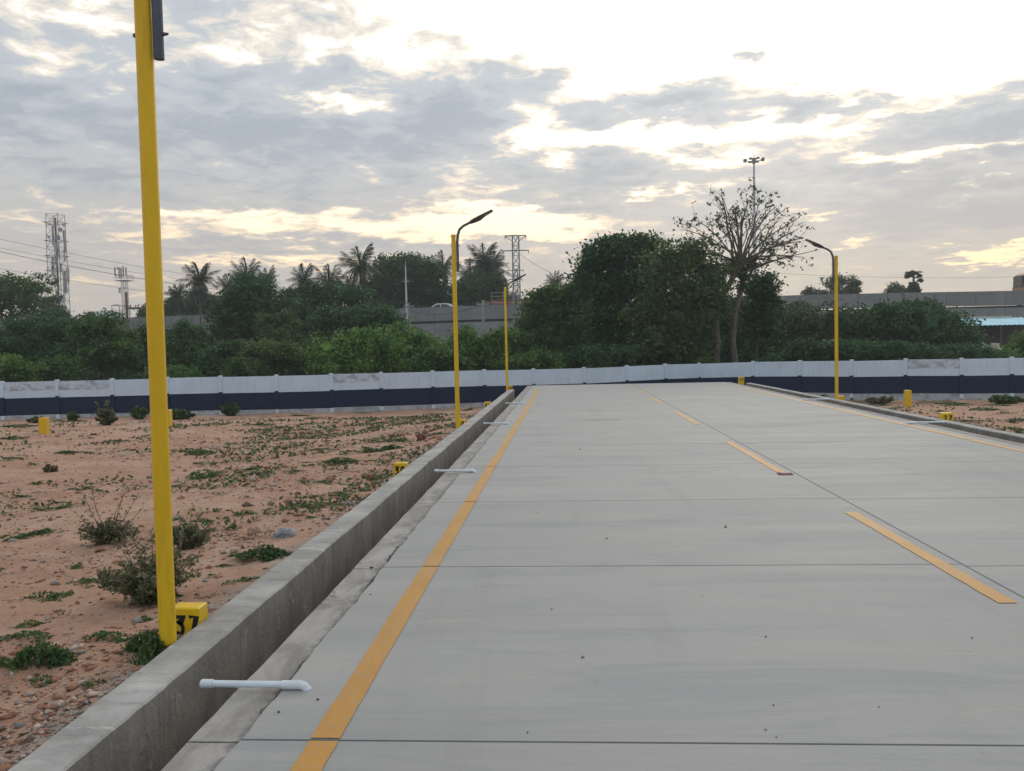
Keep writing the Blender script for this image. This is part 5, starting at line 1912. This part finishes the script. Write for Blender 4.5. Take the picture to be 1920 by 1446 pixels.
def stem_bush(px_, py_, wpx, hpx, label, seed, m, nst=14, leaves=60, stalks=(), leaf=0.035, name='bush'):
    """many thin stems rising from one root with small leaves along them"""
    g = onground(px_, py_)
    s = g.y / F
    W_, H_ = wpx * s, hpx * s
    rg = random.Random(seed)
    root = empty(name, g - Vector((0, 0, 0.02)), 0, label, 'bush')
    st_ = MB()
    pts = []
    stems = []
    for k in range(nst):
        a = rg.uniform(0, 6.28)
        rr = rg.uniform(0.25, 1.0)
        stems.append((Vector((math.cos(a) * W_ / 2 * rr, math.sin(a) * W_ / 2 * rr * 0.8, H_ * rg.uniform(0.45, 1.0) * (1.15 - 0.5 * rr))), leaves))
    for (dx_, dz_) in stalks:
        stems.append((Vector((dx_ * s, rg.uniform(-.1, .1) * W_, dz_ * s)), leaves // 2))
    for e, nl in stems:
        mid = e * 0.5 + Vector((rg.uniform(-.05, .05) * W_, 0, H_ * 0.08))
        line = [Vector((rg.uniform(-.03, .03), rg.uniform(-.03, .03), 0)), mid, e]
        st_.tube(line, [0.005, 0.004, 0.002], 5)
        for q in range(nl):
            t = rg.uniform(0.12, 1.0)
            c_ = line[0].lerp(mid, t * 2) if t < 0.5 else mid.lerp(e, t * 2 - 1)
            sp = 0.035 * (1.2 - t) * W_ + 0.010
            pts.append((c_.x + rg.gauss(0, sp), c_.y + rg.gauss(0, sp), max(0.01, c_.z + rg.gauss(0, sp * 0.8))))
    st_.build('stems', M_STEM, root)
    link('leaves', quads_mesh('leaves', leaf_quads(np.array(pts), leaf, 0.2, np.random.default_rng(seed)), m), root)
    return root


stem_bush(285, 1128, 215, 120, 'big bushy wild shrub behind the nearest lamp post', 1, M_LBUSH, 90, 70, ((-30, 150), (-75, 120), (70, 130), (95, 100), (40, 165), (-50, 140), (10, 150)), 0.017)
stem_bush(352, 1030, 90, 62, 'green bush right of the nearest lamp post, above the big wild shrub', 2, M_LBUSH, 46, 60, ((10, 90), (-15, 80), (25, 75)), 0.019)
stem_bush(205, 1018, 140, 55, 'weedy bush with tall bare seed stalks left of the nearest lamp post', 3, M_LBUSH, 46, 52, ((-30, 128), (45, 118), (28, 95), (-60, 70), (72, 75), (60, 100), (-45, 100)), 0.018)
stem_bush(95, 885, 34, 14, 'small dry twiggy bush in the left lot', 4, M_LDRY, 12, 20, (), 0.06)
stem_bush(199, 797, 44, 40, 'green bush with pale flowers standing before the navy wall, right of the yellow post', 5, M_LBUSH, 26, 60, ((-16, 44), (4, 50)), 0.10)
stem_bush(262, 786, 44, 26, 'dark bush before the navy wall just left of the nearest lamp post', 6, M_LWEED, 24, 60, (), 0.11)
stem_bush(338, 786, 60, 22, 'spreading dark bush before the navy wall just right of the nearest lamp post', 7, M_LWEED, 24, 60, (), 0.11)
stem_bush(432, 780, 46, 26, 'dark bush before the navy wall in the middle of the left lot', 8, M_LWEED, 24, 60, (), 0.11)
stem_bush(68, 793, 40, 14, 'grey green low bush against the wall foot at the far left', 9, M_LBUSH, 16, 40, (), 0.09)
stem_bush(136, 790, 30, 20, 'small bush at the wall foot between the yellow post and the flowering bush', 10, M_LWEED, 16, 40, (), 0.09)
stem_bush(1560, 748, 80, 20, 'green weeds at the wall foot left of the right hand lamp post', 11, M_LBUSH, 22, 50, (), 0.10)
stem_bush(1650, 757, 60, 16, 'green weeds between the right hand lamp post and the yellow post', 12, M_LBUSH, 20, 50, (), 0.09)
stem_bush(1880, 757, 90, 18, 'low green bush before the navy wall at the right edge', 13, M_LWEED, 24, 50, (), 0.10)
stem_bush(1775, 750, 40, 14, 'small green bush before the wall right of the yellow post', 14, M_LBUSH, 14, 40, (), 0.09)


# stones
def rock_mesh(name, seed, m, rough=0.6, n=(16, 11)):
    b = MB()
    b.ball((0, 0, 0), 1.0, n[0], n[1])
    v = np.array(b.v)
    d = 1 + rough * 2 * fbm(v[:, 0] * 1.6 + seed + 20, v[:, 1] * 1.6 + 20, v[:, 2] * 1.6 + 20, 4)
    b.v = [tuple(p) for p in v * d[:, None]]
    return b.mesh(name, m)


M_RGREY = plain('blue_grey_stone', (0.25, 0.27, 0.29), 0.85, 0.35, 14)
M_RRED = plain('dark_red_clod', (0.13, 0.05, 0.04), 0.9, 0.3, 14)
M_RBROWN = plain('brown_stone', (0.34, 0.21, 0.15), 0.9, 0.3, 14)
M_RPALE = plain('pale_stone', (0.50, 0.43, 0.37), 0.9, 0.2, 14)
for (px_, py_, rx, ry, rz_, m, lab) in ((532, 1006, 0.115, 0.08, 0.055, M_RGREY, 'blue grey stone lying in weeds beside the kerb'),
                                        (476, 1000, 0.065, 0.06, 0.045, M_RBROWN, 'brown stone left of the blue grey stone'),
                                        (790, 825, 0.10, 0.09, 0.085, M_RRED, 'dark red clod beside the kerb in the left lot'),
                                        (725, 812, 0.05, 0.05, 0.04, M_RPALE, 'white scrap of rubbish on the far red earth'),
                                        (1660, 746, 0.16, 0.12, 0.09, M_RPALE, 'pale stone lump at the wall foot on the right'),
                                        (1598, 738, 0.14, 0.11, 0.09, M_RPALE, 'white stone at the wall foot by the right hand lamp post')):
    g = onground(px_, py_)
    o = link('stone', rock_mesh('stone', px_ * 0.37, m), None, g + Vector((0, 0, rz_ * 0.35)), (0, 0, px_), (rx, ry, rz_))
    tag(o, lab, 'stone')


def scatter(name, pts, sizes, mats, seed):
    """many little stones, one mesh of low rocks"""
    rg = np.random.default_rng(seed)
    base = np.array([(1, 0, 0), (-1, 0, 0), (0, 1, 0), (0, -1, 0), (0, 0, 1), (0, 0, -1)], float)
    tri = np.array([(0, 2, 4), (2, 1, 4), (1, 3, 4), (3, 0, 4), (2, 0, 5), (1, 2, 5), (3, 1, 5), (0, 3, 5)])
    n = len(pts)
    V = base[None] * rg.uniform(0.6, 1.25, (n, 6, 1)) + rg.normal(size=(n, 6, 3)) * 0.18
    V = V * sizes[:, None, None] * np.array([1.25, 0.95, 0.62])
    a = rg.uniform(0, 6.28, n)
    ca, sa = np.cos(a)[:, None], np.sin(a)[:, None]
    X = V[..., 0] * ca - V[..., 1] * sa
    Yy = V[..., 0] * sa + V[..., 1] * ca
    V = np.stack([X, Yy, V[..., 2]], -1) + pts[:, None, :]
    T = (tri[None] + (np.arange(n) * 6)[:, None, None]).reshape(-1, 3).astype(np.int32)
    me = bpy.data.meshes.new(name)
    me.vertices.add(6 * n)
    me.vertices.foreach_set('co', V.reshape(-1).astype(np.float32))
    me.loops.add(T.size)
    me.loops.foreach_set('vertex_index', T.reshape(-1))
    me.polygons.add(len(T))
    me.polygons.foreach_set('loop_start', np.arange(0, T.size, 3, dtype=np.int32))
    me.polygons.foreach_set('loop_total', np.full(len(T), 3, dtype=np.int32))
    for m in mats:
        me.materials.append(m)
    mi = np.repeat(rg.choice(len(mats), n, p=[0.42, 0.22, 0.20, 0.16][:len(mats)] if len(mats) == 4 else None), 8)
    me.polygons.foreach_set('material_index', mi.astype(np.int32))
    me.update(calc_edges=True)
    return tag(link(name, me), kind='stuff')


rg = np.random.default_rng(31)
PX, PY = [], []
n = 90000
yy = 2.2 + 32 * rg.random(n) ** 2.0
xx = -2.08 - np.abs(rg.exponential(1.0, n)) * (0.9 + 0.33 * yy)
dn = fbm(xx * 0.55, yy * 0.55, 9, 3)
keep = (rg.random(n) < np.clip(0.50 + dn * 2.6 + 0.35 * np.exp(-(np.abs(xx + 2.1)) / 0.3), 0.1, 1)) & (xx > -22)
xx, yy = xx[keep], yy[keep]
n2 = 2500
y2 = 9 + 27 * rg.random(n2)
x2 = 7.1 + rg.exponential(2.2, n2)
xx, yy = np.concatenate([xx, x2]), np.concatenate([yy, y2])
sz = np.clip(rg.lognormal(-5.15, 0.70, len(xx)), 0.003, 0.055) * (0.80 + 0.05 * yy)
zz = ground_z(xx, yy) + sz * 0.15
M_R1 = plain('reddish_gravel', (0.30, 0.155, 0.10), 0.95, 0.35, 30)
M_R2 = plain('pale_gravel', (0.44, 0.34, 0.27), 0.95, 0.3, 30)
M_R3 = plain('grey_gravel', (0.27, 0.25, 0.235), 0.95, 0.3, 30)
M_R4 = plain('dark_gravel', (0.11, 0.075, 0.06), 0.95, 0.3, 30)
scatter('gravel', np.stack([xx, yy, zz], 1), sz, [M_R1, M_R2, M_R3, M_R4], 41)

# loose grit on the road, incl. the few bits the photograph shows
pp = [(0.30, 6.60, .013), (1.29, 6.99, .016), (-0.1, 4.82, .008), (0.06, 4.06, .010), (2.01, 4.33, .009), (1.0, 4.35, .007), (-0.17, 3.25, .006), (0.75, 3.29, .006), (-1.09, 3.55, .011), (-1.22, 3.42, .009), (0.2, 12.4, .02), (-1.36, 5.75, .016)]
for k in range(170):
    y = 2.3 + 16 * rg.random() ** 1.6
    pp.append((rg.uniform(-1.25, 5.5), y, float(np.clip(rg.lognormal(-5.9, 0.5), 0.0015, 0.008))))
pp = np.array(pp)
scatter('road_grit', np.stack([pp[:, 0], pp[:, 1], pp[:, 2] * 0.4], 1), pp[:, 2], [M_R4, M_R3], 43)

# short dry grass and seedlings between the stones
n = 26000
yy = 2.3 + 31 * rg.random(n) ** 1.5
xx = -2.12 - np.abs(rg.exponential(1.0, n)) * (1.0 + 0.28 * yy)
dn = fbm(xx * 0.8 + 40, yy * 0.8, 2, 4)
keep = (dn > 0.05) & (xx > -24)
xx, yy = xx[keep], yy[keep]
n2 = 5000
y2 = 10 + 27 * rg.random(n2)
x2 = 7.15 + rg.exponential(3.0, n2)
k2 = fbm(x2 * 0.5 + 10, y2 * 0.5, 2, 4) > -0.01
xx, yy = np.concatenate([xx, x2[k2]]), np.concatenate([yy, y2[k2]])
pts = np.stack([xx, yy, ground_z(xx, yy) + rg.uniform(0.0, 0.04, len(xx))], 1)
Q = leaf_quads(pts, np.clip(0.014 + 0.0022 * pts[:, 1:2], 0.018, 0.075), 0.4, rg, 2.2)
mi = (rg.random(len(Q)) < 0.35).astype(int)
tag(link('ground_cover', quads_mesh('ground_cover', Q, [M_LWEED, M_LDRY], mi)), kind='stuff')
